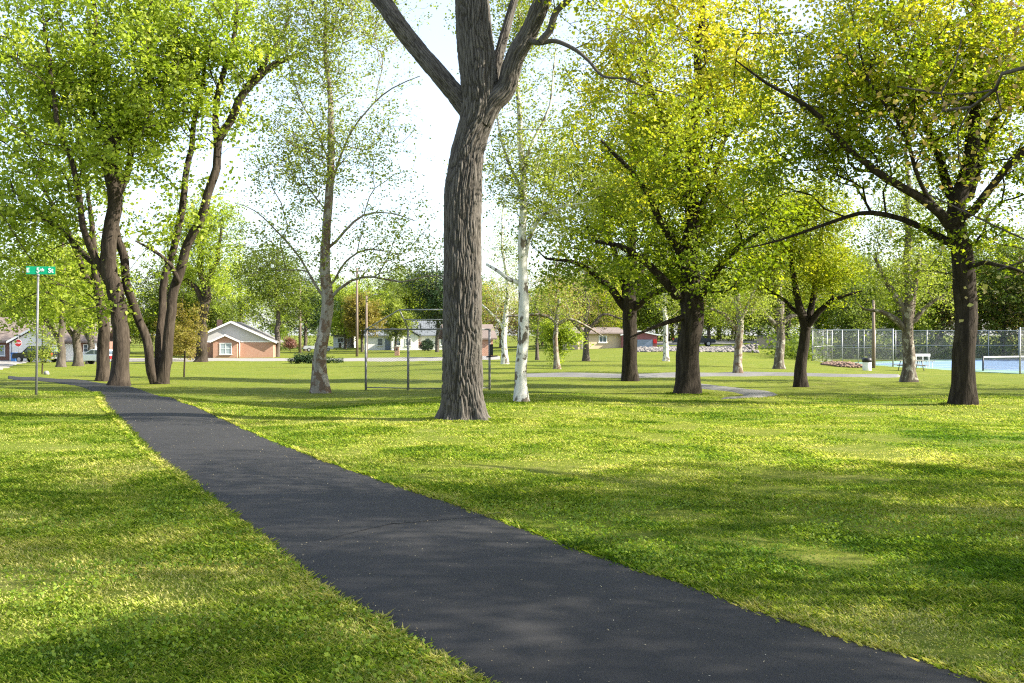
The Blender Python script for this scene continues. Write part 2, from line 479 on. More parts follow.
# ------------------------------------------------------------------ ground, paths, roads
def ground_material():
    m, n, out = new_mat('lawn_ground')
    v = coords(n, 'Object')
    big = noise_tex(n, v, .22, 4, .6); mid = noise_tex(n, v, 1.3, 5, .65); fine = noise_tex(n, coords(n, 'Object', (1, 1, 1)), 14, 6, .75)
    c = ramp(n, fine, [(.25, (.064, .092, .008)), (.5, (.128, .155, .015)), (.75, (.235, .225, .040))])
    straw = ramp(n, mid, [(.52, (0, 0, 0)), (.72, (1, 1, 1))])
    c = mixc(n, math_n(n, 'MULTIPLY', straw, .55), c, (.26, .23, .085))
    lush = ramp(n, big, [(.40, (0, 0, 0)), (.62, (1, 1, 1))])
    c = mixc(n, math_n(n, 'MULTIPLY', lush, .35), c, (.075, .125, .011))
    h = math_n(n, 'ADD', fine, math_n(n, 'MULTIPLY', mid, .6))
    finish(n, out, c, .95, 0, bump(n, h, .8, .05), .1)
    return m
Ys = np.concatenate([np.array([-80, -60, -45, -35, -28, -22, -18]), np.arange(-15, 2, 1.0), np.arange(2, 16, .25), 16 * 1.018 ** np.arange(0, 165), 320 * 1.07 ** np.arange(0, 36)])
Ss = np.linspace(-1, 1, 241); Ss = np.sign(Ss) * np.abs(Ss) ** 1.25
gx = Ss[None] * (22 + np.abs(Ys[:, None]) * 1.35); gy = np.repeat(Ys[:, None], 241, 1)
gz = terrain(gx, gy)
V = np.stack([gx, gy, gz], -1).reshape(-1, 3)
i = np.arange(len(Ys) - 1)[:, None] * 241; j = np.arange(240)[None]
Q = np.stack([i + j, i + j + 1, i + 242 + j, i + 241 + j], -1).reshape(-1, 4)
tag(link('ground', raw_mesh('ground', V, Q, True), ground_material()), 'mown park lawn falling gently away from the asphalt path', None, None, 'structure')

def asphalt(name, c1, c2, speck, crack=True, bmp=.5):
    m, n, out = new_mat(name)
    v = coords(n, 'Object')
    f = noise_tex(n, v, 160, 3, .7); g = noise_tex(n, v, .9, 5, .6)
    c = ramp(n, f, [(.30, c1), (.62, c2), (.78, speck)])
    c = mixc(n, math_n(n, 'MULTIPLY', ramp(n, g, [(.38, (0, 0, 0)), (.66, (1, 1, 1))]), .45), c, tuple(k * 1.5 for k in c2))
    h = f
    finish(n, out, c, .82, 0, bump(n, h, bmp, .006), .35)
    return m
M['asphalt'] = asphalt('asphalt', (.0095, .0091, .0092), (.0185, .0176, .0176), (.088, .085, .082))
M['asphalt_grey'] = asphalt('asphalt_grey', (.09, .088, .085), (.135, .13, .125), (.20, .195, .185))
M['concrete'] = noisy('concrete', (.20, .188, .17), (.28, .265, .24), 6, .9, 0, .2)
M['kerb'] = noisy('kerb', (.42, .40, .36), (.55, .52, .47), 5, .9)

def ribbon(name, L, Rr, mat, lift=.012, n=220, m=10, wob=.03, crown=.02, step=None):
    """a sheet between two edge lines, draped on the ground, its rims dipping under the turf"""
    L, Rr = np.asarray(L, float), np.asarray(Rr, float)
    def rs(p):
        q = resample(np.c_[p, np.zeros((len(p), 2))][:, :4], .2)[:, :2]
        s = np.r_[0, np.cumsum(np.linalg.norm(np.diff(q, axis=0), axis=1))]
        t = np.linspace(0, s[-1], n); return np.c_[np.interp(t, s, q[:, 0]), np.interp(t, s, q[:, 1])]
    a, b = rs(L), rs(Rr)
    rng = np.random.default_rng(5)
    def wobble(p):
        k = rng.normal(0, 1, n); k = np.convolve(k, np.ones(3) / 3, 'same'); return k
    dirn = (b - a) / (np.linalg.norm(b - a, axis=1)[:, None] + 1e-9)
    a = a + dirn * (wobble(a) * wob)[:, None]; b = b + dirn * (wobble(b) * wob)[:, None]
    t = np.linspace(0, 1, m + 1)
    if m >= 10: t[1], t[-2] = .012, .988; t[2:-2] = np.linspace(.06, .94, m - 3)
    xy = a[:, None] * (1 - t)[None, :, None] + b[:, None] * t[None, :, None]
    z = terrain(xy[..., 0], xy[..., 1]) + lift + crown * (1 - (2 * t - 1) ** 2)[None]
    z[0] -= .06; z[-1] -= .06
    z[:, 0] -= lift + .03; z[:, -1] -= lift + .03
    V = np.concatenate([xy, z[..., None]], -1).reshape(-1, 3)
    i = np.arange(n - 1)[:, None] * (m + 1); j = np.arange(m)[None]
    Q = np.stack([i + j, i + j + 1, i + m + 2 + j, i + m + 1 + j], -1).reshape(-1, 4)
    o = link(name, raw_mesh(name, V, Q, True), mat); o['kind'] = 'structure'
    return o, a, b
hit = lambda px, py: tuple(ground_hit(px, py)[:2])
flat = lambda px, py: ((px - CX) * EYE / (py - HZ), F * EYE / (py - HZ))
PL = [(7.7, -10), (5.5, -6), (2.45, 0), (.95, 2.7)] + [flat(*p) for p in ((472, 683), (447, 667), (416, 645), (372, 617), (347, 603), (300, 573), (250, 533), (200, 492), (150, 453))] + [hit(*p) for p in ((122, 424), (104, 405), (92, 392), (66, 384.5), (36, 381), (8, 379))]
PR = [(10.2, -10), (8.0, -6), (4.75, 0), (3.25, 2.7)] + [flat(*p) for p in ((987, 681), (892, 655), (812, 629), (727, 600), (627, 566), (569, 547), (500, 521), (410, 490), (320, 459))] + [hit(*p) for p in ((240, 427), (205, 411), (172, 398), (138, 389), (88, 381), (40, 377.5), (8, 376))]
_, pa, pb = ribbon('path', PL, PR, M['asphalt'], .012, 700, 12, .016)
_['label'] = 'dark asphalt footpath winding across the lawn'
poly = np.vstack([pa, pb[::-1]])
def inside(poly, x, y):
    r = np.zeros(len(x), bool); x1, y1 = poly[-1]
    for x2, y2 in poly:
        c = ((y1 > y) != (y2 > y)); 
        if c.any(): r ^= c & (x < (x2 - x1) * (y - y1) / (y2 - y1 + 1e-12) + x1)
        x1, y1 = x2, y2
    return r
# the long seam across the asphalt
sm = [ground_hit(*p) for p in ((322, 545), (380, 531), (430, 524), (500, 517))]
V = []
for q, wv in zip(resample([(p.x, p.y, 0, 0) for p in sm], .08), np.random.default_rng(3).normal(0, .012, 400)):
    zz = tz(q[0], q[1]) + .0365
    V += [(q[0] + .3 * wv, q[1] + wv - .008, zz), (q[0] + .3 * wv, q[1] + wv + .008 + .4 * abs(wv), zz)]
k = np.arange(len(V) // 2 - 1) * 2
tag(link('path_crack', raw_mesh('path_crack', V, np.stack([k, k + 2, k + 3, k + 1], -1)), noisy('crack', (.012, .012, .014), (.02, .02, .022))), kind='structure')

# grey path through the far lawn
BARE = []
def px_ribbon(name, far, near, mat, **kw):
    BARE.append(np.array([hit(*p) for p in far] + [hit(*p) for p in near[::-1]]))
    return ribbon(name, [hit(*p) for p in far], [hit(*p) for p in near], mat, **kw)[0]
px_ribbon('side_path', [(700, 384.5), (735, 388.5), (762, 391.5), (779, 395), (760, 398)], [(692, 388), (718, 390.5), (738, 394), (742, 397.5), (716, 399.5)], M['asphalt_grey'], n=60, m=6, wob=.05, lift=.05)['label'] = 'grey side path curving past the big oak'
px_ribbon('far_path', [(520, 375.5), (580, 374.5), (640, 374.8), (700, 374), (760, 373.5), (800, 374), (850, 375.5), (900, 376)], [(520, 377.2), (580, 377.5), (640, 377.8), (700, 377), (760, 376.4), (800, 376.4), (850, 377.2), (900, 377.6)], M['asphalt_grey'], n=140, m=4, wob=.04, lift=.10)

# street in front of the houses
st_far = [(-260, 356.5), (-80, 357.5), (60, 358.4), (150, 358.6), (250, 358.8), (330, 358.4), (400, 357.5), (450, 356.6), (500, 355.8)]
st_near = [(-260, 362), (-80, 362.5), (60, 362), (150, 361.6), (250, 361.6), (330, 361.4), (400, 361.4), (450, 361), (500, 360.5)]
px_ribbon('street', st_far, st_near, M['concrete'], n=160, m=6, wob=0, lift=.08)
px_ribbon('driveway', [(-60, 366), (-20, 363.2), (8, 361), (22, 359.5)], [(-40, 379), (-6, 372), (14, 366), (30, 361.5)], M['concrete'], n=40, m=6, wob=0, lift=.06)
px_ribbon('parking_lot', [(640, 341.5), (700, 340.2), (760, 339.2), (800, 338.8)], [(645, 345.5), (700, 344.5), (760, 343), (800, 342.5)], M['asphalt_grey'], n=60, m=8, wob=0, lift=.10)

# grass blades
rng = np.random.default_rng(11)
bx, by, bs = [], [], []
def sow(y0, y1, dens, size, u=.62):
    n = int(dens * (u * (y1 * y1 - y0 * y0) + 2 * (y1 - y0) * .6))
    y = np.sqrt(rng.uniform(y0 * y0, y1 * y1, n)); x = rng.uniform(-1, 1, n) * (u * y + .6)
    bx.append(x); by.append(y); bs.append(np.full(n, size))
sow(3.2, 5.5, 10500, .030); sow(5.5, 8.5, 7000, .032); sow(8.5, 13, 4200, .035); sow(13, 20, 2600, .033); sow(20, 36, 800, .039)
bx, by, bs = map(np.concatenate, (bx, by, bs))
far = by > 20; bs[far] *= np.clip(1.25 - (by[far] - 20) / 22, .5, 1)
pw = rng.normal(0, .03, len(bx))
keep = ~inside(poly, bx + pw, by + pw)
for q in BARE[:2]: keep &= ~inside(q, bx, by)
gn = np.array([.8 * mnoise.noise(Vector((a * .45, b * .45, 13.0))) + mnoise.noise(Vector((a * 1.1, b * 1.1, 3.0))) + .5 * mnoise.noise(Vector((a * 4.3, b * 4.3, 9.0))) for a, b in zip(bx, by)])
thin = rng.random(len(bx)) < np.clip(.8 + .9 * gn, .18, 1)
keep &= thin & (rng.random(len(bx)) < np.clip(1 - (by - 21) / 15, 0, 1))
# ragged straw coloured fringe hanging over both rims of the asphalt
ex, ey = [], []
for edge, sgn in ((pa, -1), (pb, 1)):
    q = edge[(edge[:, 1] > 2) & (edge[:, 1] < 30)]; sg = np.linalg.norm(np.diff(q, axis=0), axis=1)
    pr = sg / (2 + q[:-1, 1]); ii = rng.choice(len(sg), 15000, p=pr / pr.sum()); tt = rng.random(15000)[:, None]
    c = q[ii] * (1 - tt) + q[ii + 1] * tt; dn = (q[ii + 1] - q[ii]) / sg[ii][:, None]; nrm = np.c_[dn[:, 1], -dn[:, 0]] * sgn
    clump = np.array([mnoise.noise(Vector((a * 2.6, b_ * 2.6, 5.0))) for a, b_ in c])
    c = c + nrm * (rng.normal(.03, .030, 15000) - .040 * clump)[:, None]; ex.append(c[:, 0]); ey.append(c[:, 1])
ex, ey = np.concatenate(ex), np.concatenate(ey)
for q, rr_ in ((settle(462, 420, 19), .50), (settle(521, 403, 24), .19), (settle(963, 405, 25.5), .40), (settle(687, 394, 34), .5)):
    a_ = rng.uniform(0, 6.28, 1500); q_ = rr_ * (1.0 + np.abs(rng.normal(0, .22, 1500)))
    ex = np.r_[ex, q.x + q_ * np.cos(a_)]; ey = np.r_[ey, q.y + q_ * np.sin(a_)]
bx, by, bs, gn = np.r_[bx[keep], ex], np.r_[by[keep], ey], np.r_[bs[keep], np.clip(.030 + .0016 * ey, .03, .06)], np.r_[gn[keep], np.zeros(len(ex))]
n = len(bx)
hgt = bs * rng.uniform(.35, 1.0, n) * np.clip(1 + .9 * gn, .45, 1.7)
# taller uncut turf along both rims of the path
e = np.vstack([pa, pb]); e = e[(e[:, 1] > 2) & (e[:, 1] < 26)]
dmin = np.full(n, 9.0)
for s0 in range(0, n, 40000):
    dmin[s0:s0 + 40000] = np.sqrt(((np.c_[bx, by][s0:s0 + 40000, None] - e[None, ::3]) ** 2).sum(2).min(1))
hgt *= 1 + .35 * np.exp(-dmin / .12)
ang = rng.uniform(0, 2 * np.pi, n); lean = rng.uniform(.5, 1.9, n)
wdt = bs * .13 * rng.uniform(.7, 1.3, n)
cz = terrain(bx, by) - .004
d = np.stack([np.cos(ang), np.sin(ang)], 1); sdv = np.stack([-d[:, 1], d[:, 0]], 1)
b0 = np.stack([bx, by, cz], 1)
def off(sv, fw, up): return b0 + np.c_[sdv * sv[:, None] + d * fw[:, None], up]
A, B = off(-wdt, 0 * hgt, 0 * hgt), off(wdt, 0 * hgt, 0 * hgt)
C, D = off(wdt * .8, lean * hgt * .35, hgt * .62), off(-wdt * .8, lean * hgt * .35, hgt * .62)
T = off(0 * wdt, lean * hgt, hgt)
V = np.stack([A, B, C, T, D], 1).reshape(-1, 3)
Fq = np.arange(n * 5).reshape(-1, 5)
pale = np.array([mnoise.noise(Vector((a * .35, b * .35, 40.0))) + .7 * mnoise.noise(Vector((a * 1.7, b * 1.7, 20.0))) for a, b in zip(bx, by)])
tint = np.clip(.45 + .55 * pale - .18 * gn + rng.normal(0, .20, n) + .35 * np.exp(-dmin / .07), 0, 1)
M['grass'] = leaf_mat('grass_blades', (.09, .18, .018), (.30, .385, .040), (.64, .58, .22), .47, (1.05, 1.12, .5))
tag(link('grass', raw_mesh('grass', V, Fq, False, tint), M['grass']), 'short patchy turf blades on the park lawn', None, None, 'stuff')

# clover tufts along the near turf: broad low leaves
n = 26000
y = np.sqrt(rng.uniform(3.2 ** 2, 9.5 ** 2, n)); x = rng.uniform(-1, 1, n) * (.6 * y + .5)
g = np.array([mnoise.noise(Vector((a * .8, b * .8, 77.0))) for a, b in zip(x, y)])
k = (g > .05) & ~inside(poly, x, y); x, y = x[k], y[k]
Vc, Fc, tc = leaf_arrays(rng, np.c_[x, y, terrain(x, y) + .028], 2, .012, .022, .5, -.2, 1.0)
tag(link('clover', raw_mesh('clover', Vc, Fc, False, tc * .6), M['grass']), 'clover leaves among the near turf', None, None, 'stuff')

# dry bits strewn on the asphalt
n = 11000
t = rng.uniform(.04, .96, n); kk = rng.integers(0, len(pa), n)
ed = rng.random(n) < .35; t[ed] = np.where(rng.random(ed.sum()) < .5, rng.beta(1, 14, ed.sum()), 1 - rng.beta(1, 14, ed.sum()))
xy = pa[kk] * (1 - t)[:, None] + pb[kk] * t[:, None] + rng.normal(0, .05, (n, 2))
k = (xy[:, 1] > 2.5) & (xy[:, 1] < 24); xy = xy[k]; t = t[k]
z = terrain(xy[:, 0], xy[:, 1]) + .016 + .02 * (1 - (2 * t - 1) ** 2)
Vc, Fc, tc = leaf_arrays(rng, np.c_[xy, z], 1, .0, .0125, .2, 0, .45)
Vc = Vc.reshape(-1, 4, 3); Vc[..., 2] = np.clip(Vc[..., 2], z[:, None], z[:, None] + .008); Vc = Vc.reshape(-1, 3)
M['litter'] = leaf_mat('litter', (.08, .06, .03), (.26, .22, .13), (.50, .46, .34), .1, (1, 1, 1))
tag(link('leaf_litter', raw_mesh('leaf_litter', Vc, Fc, False, tc), M['litter']), 'dry bud scales and bits strewn on the asphalt', None, None, 'stuff')
# ------------------------------------------------------------------ the big cottonwood
def ridged_trunk(name, stems, base, seed, nside=230, step=.034):
    """furrowed bark in relief: long interlacing ridges"""
    V, Q, off_ = [], [], 0; FU = []
    for si, st in enumerate(stems):
        q = resample(st, step if si < 2 else .06); ns = nside if si == 0 else int(nside * .55)
        if q[:, 3].max() < .08: ns = 16
        pts = q[:, :3]; n = len(pts)
        tan = np.gradient(pts, axis=0); tan /= np.linalg.norm(tan, axis=1)[:, None]
        ref = np.array([0, 1.0, 0.02]); u = ref - tan * (tan @ ref)[:, None]; u /= np.linalg.norm(u, axis=1)[:, None]; w = np.cross(u, tan)
        a = np.linspace(0, 2 * np.pi, ns, endpoint=False)
        rr = q[:, 3][:, None] * np.ones(ns)[None]
        if si == 0:
            h = np.maximum(pts[:, 2], 0)[:, None]; k = np.exp(-h / .30)
            rr = rr * (1 + k * (.13 + .20 * np.cos(5 * a[None] + 1.0) + .16 * np.cos(8 * a[None] + .3)) + .18 * np.exp(-h / .06))
            rr *= 1 + .035 * np.sin(3 * a[None] + h * .8) + .02 * np.sin(5 * a[None] - h * 1.3)
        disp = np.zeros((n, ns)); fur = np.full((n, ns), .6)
        if ns > 20:
            arc = np.r_[0, np.cumsum(np.linalg.norm(np.diff(pts, axis=0), axis=1))]
            for ii in range(n):
                r0 = max(q[ii, 3], .1)
                for jj in range(ns):
                    cx_, cy_ = math.cos(a[jj]) * r0, math.sin(a[jj]) * r0
                    zz = arc[ii]
                    wv = mnoise.noise(Vector((cx_ * 3, cy_ * 3, zz * 1.6 + seed + si * 17))) * .06
                    p = Vector(((cx_ + wv) * 25, (cy_ + wv) * 25, zz * 1.7 + wv * 9 + si * 31))
                    dd = mnoise.voronoi(p)[0]
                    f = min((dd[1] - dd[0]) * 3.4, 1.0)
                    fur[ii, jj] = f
                    disp[ii, jj] = (f - .5) * .044 + mnoise.noise(Vector((cx_ * 38, cy_ * 38, zz * 9))) * .016 + mnoise.noise(Vector((cx_ * 3, cy_ * 3, zz * .9))) * .03
        rr = rr + disp * np.clip(q[:, 3] / .4, .25, 1)[:, None]
        v = pts[:, None] + rr[..., None] * (np.cos(a)[None, :, None] * u[:, None] + np.sin(a)[None, :, None] * w[:, None])
        V.append(v.reshape(-1, 3)); FU.append(fur.ravel())
        i = np.arange(n - 1)[:, None] * ns; j = np.arange(ns)[None]; j2 = (j + 1) % ns
        Q.append(np.stack([i + j, i + ns + j, i + ns + j2, i + j2], -1).reshape(-1, 4) + off_); off_ += n * ns
    return np.concatenate(V), np.concatenate(Q), np.concatenate(FU)

def hero_bark():
    m, n, out = new_mat('bark_furrowed')
    v = coords(n, 'Object', (1, 1, .18)); f = noise_tex(n, v, 16, 7, .7, .8)
    at = node(n, 'ShaderNodeAttribute', attribute_name='ridge')      # weathered grey ridge crests, brown inner bark with crevice shade painted into the furrows
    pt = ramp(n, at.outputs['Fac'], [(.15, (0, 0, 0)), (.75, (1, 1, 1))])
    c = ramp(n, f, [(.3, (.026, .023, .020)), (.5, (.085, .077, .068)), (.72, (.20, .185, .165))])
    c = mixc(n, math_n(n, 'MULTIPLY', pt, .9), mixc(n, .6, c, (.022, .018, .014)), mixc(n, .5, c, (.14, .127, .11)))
    big = noise_tex(n, coords(n, 'Object'), .8, 3)
    c = mixc(n, math_n(n, 'MULTIPLY', ramp(n, big, [(.45, (0, 0, 0)), (.7, (1, 1, 1))]), .35), c, (.075, .066, .056))
    finish(n, out, c, .95, 0, bump(n, f, .7, .03), .12)
    return m
def crooked(st, seed, amt=.5):
    q = resample(st, .5); rg_ = np.random.default_rng(seed)
    q[2:, :3] += rg_.normal(0, 1, (len(q) - 2, 3)) * q[2:, 3:4] * amt
    return [tuple(r) for r in q]
b = settle(462, 420, 19)
D = b.y
S0 = px_stem(b, D, [(464, 424, 20.46), (463, 400, 19.81), (462.5, 385, 19.34), (463, 346, 18.79), (462.5, 283, 17.95), (462, 220, 17.86), (462.5, 189, 17.67), (466, 157, 16.37), (472, 134, 15.62), (478, 112, 16.28), (480, 90, 17.67), (478, 60, 17.67), (474, 20, 16.74), (471, -40, 15.81), (468, -150, 13.02), (476, -300, 9.30), (486, -420, 5.58)])
S1 = px_stem(b, D, [(476, 122, 10, .05), (463, 104, 9.6, .1), (444.5, 79, 8.8, .15), (413, 44, 8.4, .25), (380, 0, 8.2, .4), (340, -48, 7.6, .6), (280, -130, 6.2, .9), (215, -225, 3.6, 1.2)])
S2 = px_stem(b, D, [(481, 122, 11, -.05), (492, 103, 10.5, -.1), (503, 82, 10, -.2), (515, 60, 9.3, -.25), (527, 34, 8.9, -.3), (541, 0, 8.6, -.4), (557, -38, 8, -.5), (605, -120, 6.5, -.8), (655, -230, 4, -1)])
S3 = px_stem(b, D, [(490, 95, 6.5, .2), (499, 55, 5, .3), (508, 22, 4.2, .4), (517, -8, 3.6, .5), (530, -80, 3, .9), (548, -180, 2, 1.4)])
S4 = px_stem(b, D, [(525, 42, 3.4, -.3), (540, 42, 2.5, -.4), (555, 42, 2.2, -.5), (574, 49, 1.9, -.8), (588, 58, 1.6, -.9), (603, 71, 1.3, -1), (626, 79, 1, -1.2), (648, 88, .8, -1.3), (690, 98, .5, -1.6)])
S5 = px_stem(b, D, [(538, 42, 3, -.42), (548, 30, 2.9, -.5), (556, 12, 2.7, -.6), (571, -2, 2.4, -.7), (600, -40, 1.3, -.9)])
S1, S2, S3 = crooked(S1, 5, .22), crooked(S2, 6, .22), crooked(S3, 7, .22)
S4 = px_stem(b, D, [(527, 40, 3.6, -.3), (540, 43, 2.6, -.4), (555, 41, 2.3, -.5), (574, 49, 2, -.8), (588, 60, 1.7, -.9), (603, 76, 1.4, -1), (626, 79, 1.1, -1.2), (648, 88, .9, -1.3), (690, 98, .5, -1.6)])
S5 = px_stem(b, D, [(540, 42, 3.6, -.45), (550, 30, 3.6, -.5), (556, 12, 3.2, -.6), (572, -4, 3, -.7), (600, -40, 1.5, -.9)])
t = thing('cottonwood_tree', 'massive grey cottonwood with deeply furrowed bark, forking high, standing alone on the lawn', 'tree', b)
V0, Q0, FU0 = ridged_trunk('t', [S0, S1, S2, S3, S4, S5], b, 4)
g = Grow(50)
for s_ in (S0, S1, S2, S3, S4, S5): g.stem(s_, .4)
r_ = np.random.default_rng(21)
cl = crown_points(r_, px_ells(b, D, [(300, -220, 170, 130, 1, 3), (480, -330, 220, 140, 0, 4), (640, -200, 150, 120, -.5, 3), (560, -60, 70, 60, -.5, 1.2)]), 420, .6, -.1)
hang = crown_points(r_, px_ells(b, D, [(640, 55, 62, 60, -1.2, 1.0), (590, -5, 50, 50, -.8, .9), (690, 110, 40, 40, -1.6, .8), (580, 110, 25, 30, -1, .5)]), 110, .8, -.3)
allc = np.vstack([cl, hang])
nfix = g.n
g.shoots(allc, .25, .4, .12, 0)
ch = [c for c in g.chains(.006, 2.2, 8, .5)]
fixset = {tuple(np.round(p, 4)) for p in g.pos[:nfix]}
ch = [c for c in ch if not all(tuple(np.round(p, 4)) in fixset for p in c[0][1:3])]
V, Q = tube_mesh(ch)
me = raw_mesh('cottonwood_trunk', np.vstack([V0, V]), np.vstack([Q0, Q + len(V0)]), True)
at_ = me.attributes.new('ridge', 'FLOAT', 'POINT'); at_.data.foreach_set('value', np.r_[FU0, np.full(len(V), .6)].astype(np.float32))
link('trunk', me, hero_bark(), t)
V, Fq, ti = leaf_arrays(r_, cl, 26, .42, .085, .8, .4, .85); V2, Fq2, ti2 = leaf_arrays(r_, hang, 24, .20, .070, .9, .8, .85)
link('crown', raw_mesh('cottonwood_crown', np.vstack([V, V2]), np.vstack([Fq, Fq2 + len(V)]), False, np.r_[ti, ti2]), M['leaf_gold'], t)

# ------------------------------------------------------------------ group of cottonwoods by the bend
b = settle(119, 386, 41); D = b.y
make_tree('cottonwood_tree', 'thick rough trunked cottonwood with snapped top beside the path bend', 'tree', b,
    [px_stem(b, D, [(119, 387, 9.45), (118, 360, 8.28), (117, 320, 7.74), (115, 285, 8.10), (115, 240, 7.38), (115, 190, 7.20), (115, 150, 8.10), (113, 128, 6.30)]),
     px_stem(b, D, [(113, 283, 5.18), (98, 262, 3.89), (84, 235, 3.24, -.6), (78, 190, 2.92, -1), (60, 120, 2.27, -1.5), (45, 30, 1.62, -1.5)]),
     px_stem(b, D, [(116, 200, 3.89), (130, 160, 3.24, .5), (142, 100, 2.92, 1), (150, 40, 2.27, 1), (150, -60, 1.30)]),
     px_stem(b, D, [(108, 275, 3.24), (80, 250, 2.59, .8), (45, 215, 2.27, 1.5), (15, 190, 1.62, 2)]),
     px_stem(b, D, [(114, 150, 3.24), (90, 110, 2.59, .5), (95, 40, 2.27), (90, -60, 1.30)])],
    px_ells(b, D, [(70, 60, 130, 125, 0, 4.5), (20, 215, 85, 75, 0, 3.5), (125, 120, 90, 90, 0, 4), (90, 290, 55, 38, 0, 2.2, .8), (160, 250, 40, 50, .8, 1.6, .6), (0, 300, 50, 40, 1, 2, .5)]),
    820, 17, .36, .155, M['leaf_cotton'], M['bark_brown'], 101, .010, flare=.35, hang=.5, gate=.0)
b = settle(157, 384, 43); D = b.y
make_tree('cottonwood_tree', 'three stemmed cottonwood splaying in a V behind the path bend', 'tree', b,
    [px_stem(b, D, [(162, 386, 6.09), (167, 340, 5.22), (173, 292, 4.79), (187, 250, 4.52), (200, 216, 4.35), (212, 178, 4.18), (221, 140, 3.92), (234, 118, 3.92), (262, 70, 3.48), (285, 58, 2.61), (300, 54, 1.30)]),
     px_stem(b, D, [(158, 384, 4.79), (159, 340, 3.83, .4), (163, 292, 3.65, .7), (172, 250, 3.48, .9), (179.5, 216, 3.48, 1), (188, 170, 3.04, 1.2), (194, 125, 2.61, 1.4), (205, 60, 1.74)]),
     px_stem(b, D, [(158, 389, 4.8, 0), (151, 372, 4.5, -.15), (142, 335, 4.3, -.3), (132, 292, 4.18, -.5), (126, 265, 4.00, -.6), (118, 230, 4.35, -.7), (110, 170, 3.48, -.8)]),
     px_stem(b, D, [(218, 148, 3.48), (216, 110, 3.04), (228, 60, 2.61), (236, 10, 1.74), (235, -50, 1.04)]),
     px_stem(b, D, [(228, 128, 3.48), (245, 95, 3.04, .4), (272, 50, 2.17, .8), (290, 15, 1.30, 1)]),
     px_stem(b, D, [(182, 290, 2.61), (170, 265, 2.17, -.5), (150, 248, 1.57, -.9), (135, 240, 0.87, -1.2)])],
    px_ells(b, D, [(185, 45, 110, 115, 0, 4, 1.5), (262, 40, 55, 75, 0, 2.6, .8), (225, 190, 45, 60, .5, 2, .35), (150, 220, 45, 70, .5, 2.5, .7), (120, 60, 90, 100, 0, 4, .6)]),
    640, 16, .34, .152, M['leaf_cotton'], M['bark_brown'], 102, .010, flare=.3, hang=.5, gate=.0)
b = settle(101, 381, 47); D = b.y
make_tree('cottonwood_tree', 'narrow trunked cottonwood half hidden behind the thick snapped one', 'tree', b,
    [px_stem(b, D, [(103, 383, 6.5), (102, 350, 5.8), (99, 310, 5), (95, 265, 4), (90, 225, 2.6), (84, 180, 1.4), (78, 140, .8)]),
     px_stem(b, D, [(96, 290, 3.20), (84, 272, 2.80), (70, 240, 2.40), (40, 180, 1.60)])],
    px_ells(b, D, [(40, 150, 90, 130, 1, 4), (85, 280, 45, 40, 1, 2)]), 340, 17, .42, .165, M['leaf_cotton'], M['bark_brown'], 103, .011, flare=.25)
for (px, py, d0, w, lab, sd, lean) in ((61, 367, 75, 3.6, 'forked slim trunk tree nearest the street name sign post', 5, -1), (78, 366, 80, 4, 'middle slim tree of the three in line beyond the street sign', 6, .3), (90, 364, 88, 3.2, 'slim dark tree of the three in line, closest to the thick cottonwoods', 7, .2)):
    b = settle(px, py, d0); D = b.y
    make_tree('shade_tree', lab, 'tree', b,
        [px_stem(b, D, [(px, py + 1, w * 1.25), (px, py - 18, w), (px - lean, py - 38, w * .9), (px - 2 * lean, py - 75, w * .6), (px - 3 * lean, py - 130, w * .3)]),
         px_stem(b, D, [(px, py - 22, w * .6), (px - 11, py - 40, w * .5), (px - 24, py - 58, w * .35), (px - 45, py - 80, w * .2)])],
        px_ells(b, D, [(px - 10, py - 85, 42, 50, 0, 3.4), (px - 32, py - 60, 26, 22, 0, 2, .6), (px + 10, py - 52, 22, 18, 0, 2, .5)]), 220, 30, .5, .17, M['leaf_cotton'], M['bark_grey'], 110 + sd, .013, flare=.2)

# ------------------------------------------------------------------ sycamores
b = settle(321, 393, 34); D = b.y
make_tree('sycamore_tree', 'crooked mottled sycamore with open sparse crown beside the backstop', 'tree', b,
    [px_stem(b, D, [(320, 395, 9.5), (320, 375, 8), (322, 355, 6.5), (325, 325, 6), (328, 300, 6), (327, 275, 5), (329, 240, 4.5), (330, 190, 4), (328, 130, 3.2), (326, 70, 2.2), (325, 0, 1.4), (325, -70, .6)]),
     px_stem(b, D, [(329, 306, 1.86), (338, 290, 1.59), (352, 281, 1.38), (375, 278, 1.17, -.5), (400, 281, 0.95, -.8), (425, 276, 0.74, -1), (445, 277, 0.42, -1.2)]),
     px_stem(b, D, [(325, 300, 1.59), (314, 282, 1.27), (302, 262, 1.06, .3), (280, 235, 0.85, .6), (255, 210, 0.53, .8), (235, 202, 0.32, 1)]),
     px_stem(b, D, [(328, 252, 1.59), (345, 232, 1.33), (365, 215, 1.06, .5), (392, 212, 0.74, .8), (415, 220, 0.37, 1)]),
     px_stem(b, D, [(330, 190, 1.33), (342, 150, 1.06), (365, 115, 0.85, -.5), (392, 88, 0.64, -.8), (418, 76, 0.37, -1)]),
     px_stem(b, D, [(330, 290, 1.27), (346, 262, 1.06), (372, 250, 0.80, -1), (398, 252, 0.53, -1.4)]),
     px_stem(b, D, [(328, 160, 1.06), (312, 120, 0.85), (296, 90, 0.64), (285, 40, 0.37)])],
    px_ells(b, D, [(330, 20, 75, 90, 0, 2.6, 1.0), (300, 150, 65, 80, 0, 2.2, .8), (380, 130, 45, 80, 0, 2, .5), (275, 245, 45, 45, 0, 1.6, .7), (395, 245, 50, 45, -.5, 1.6, .9)]),
    480, 12, .28, .085, M['leaf_syc'], M['bark_syc'], 120, .0065, bf=.4, wob=.26, flare=.2, extra_twigs=800, gate=-.3, minh=2.2)
b = settle(521, 403, 24); D = b.y
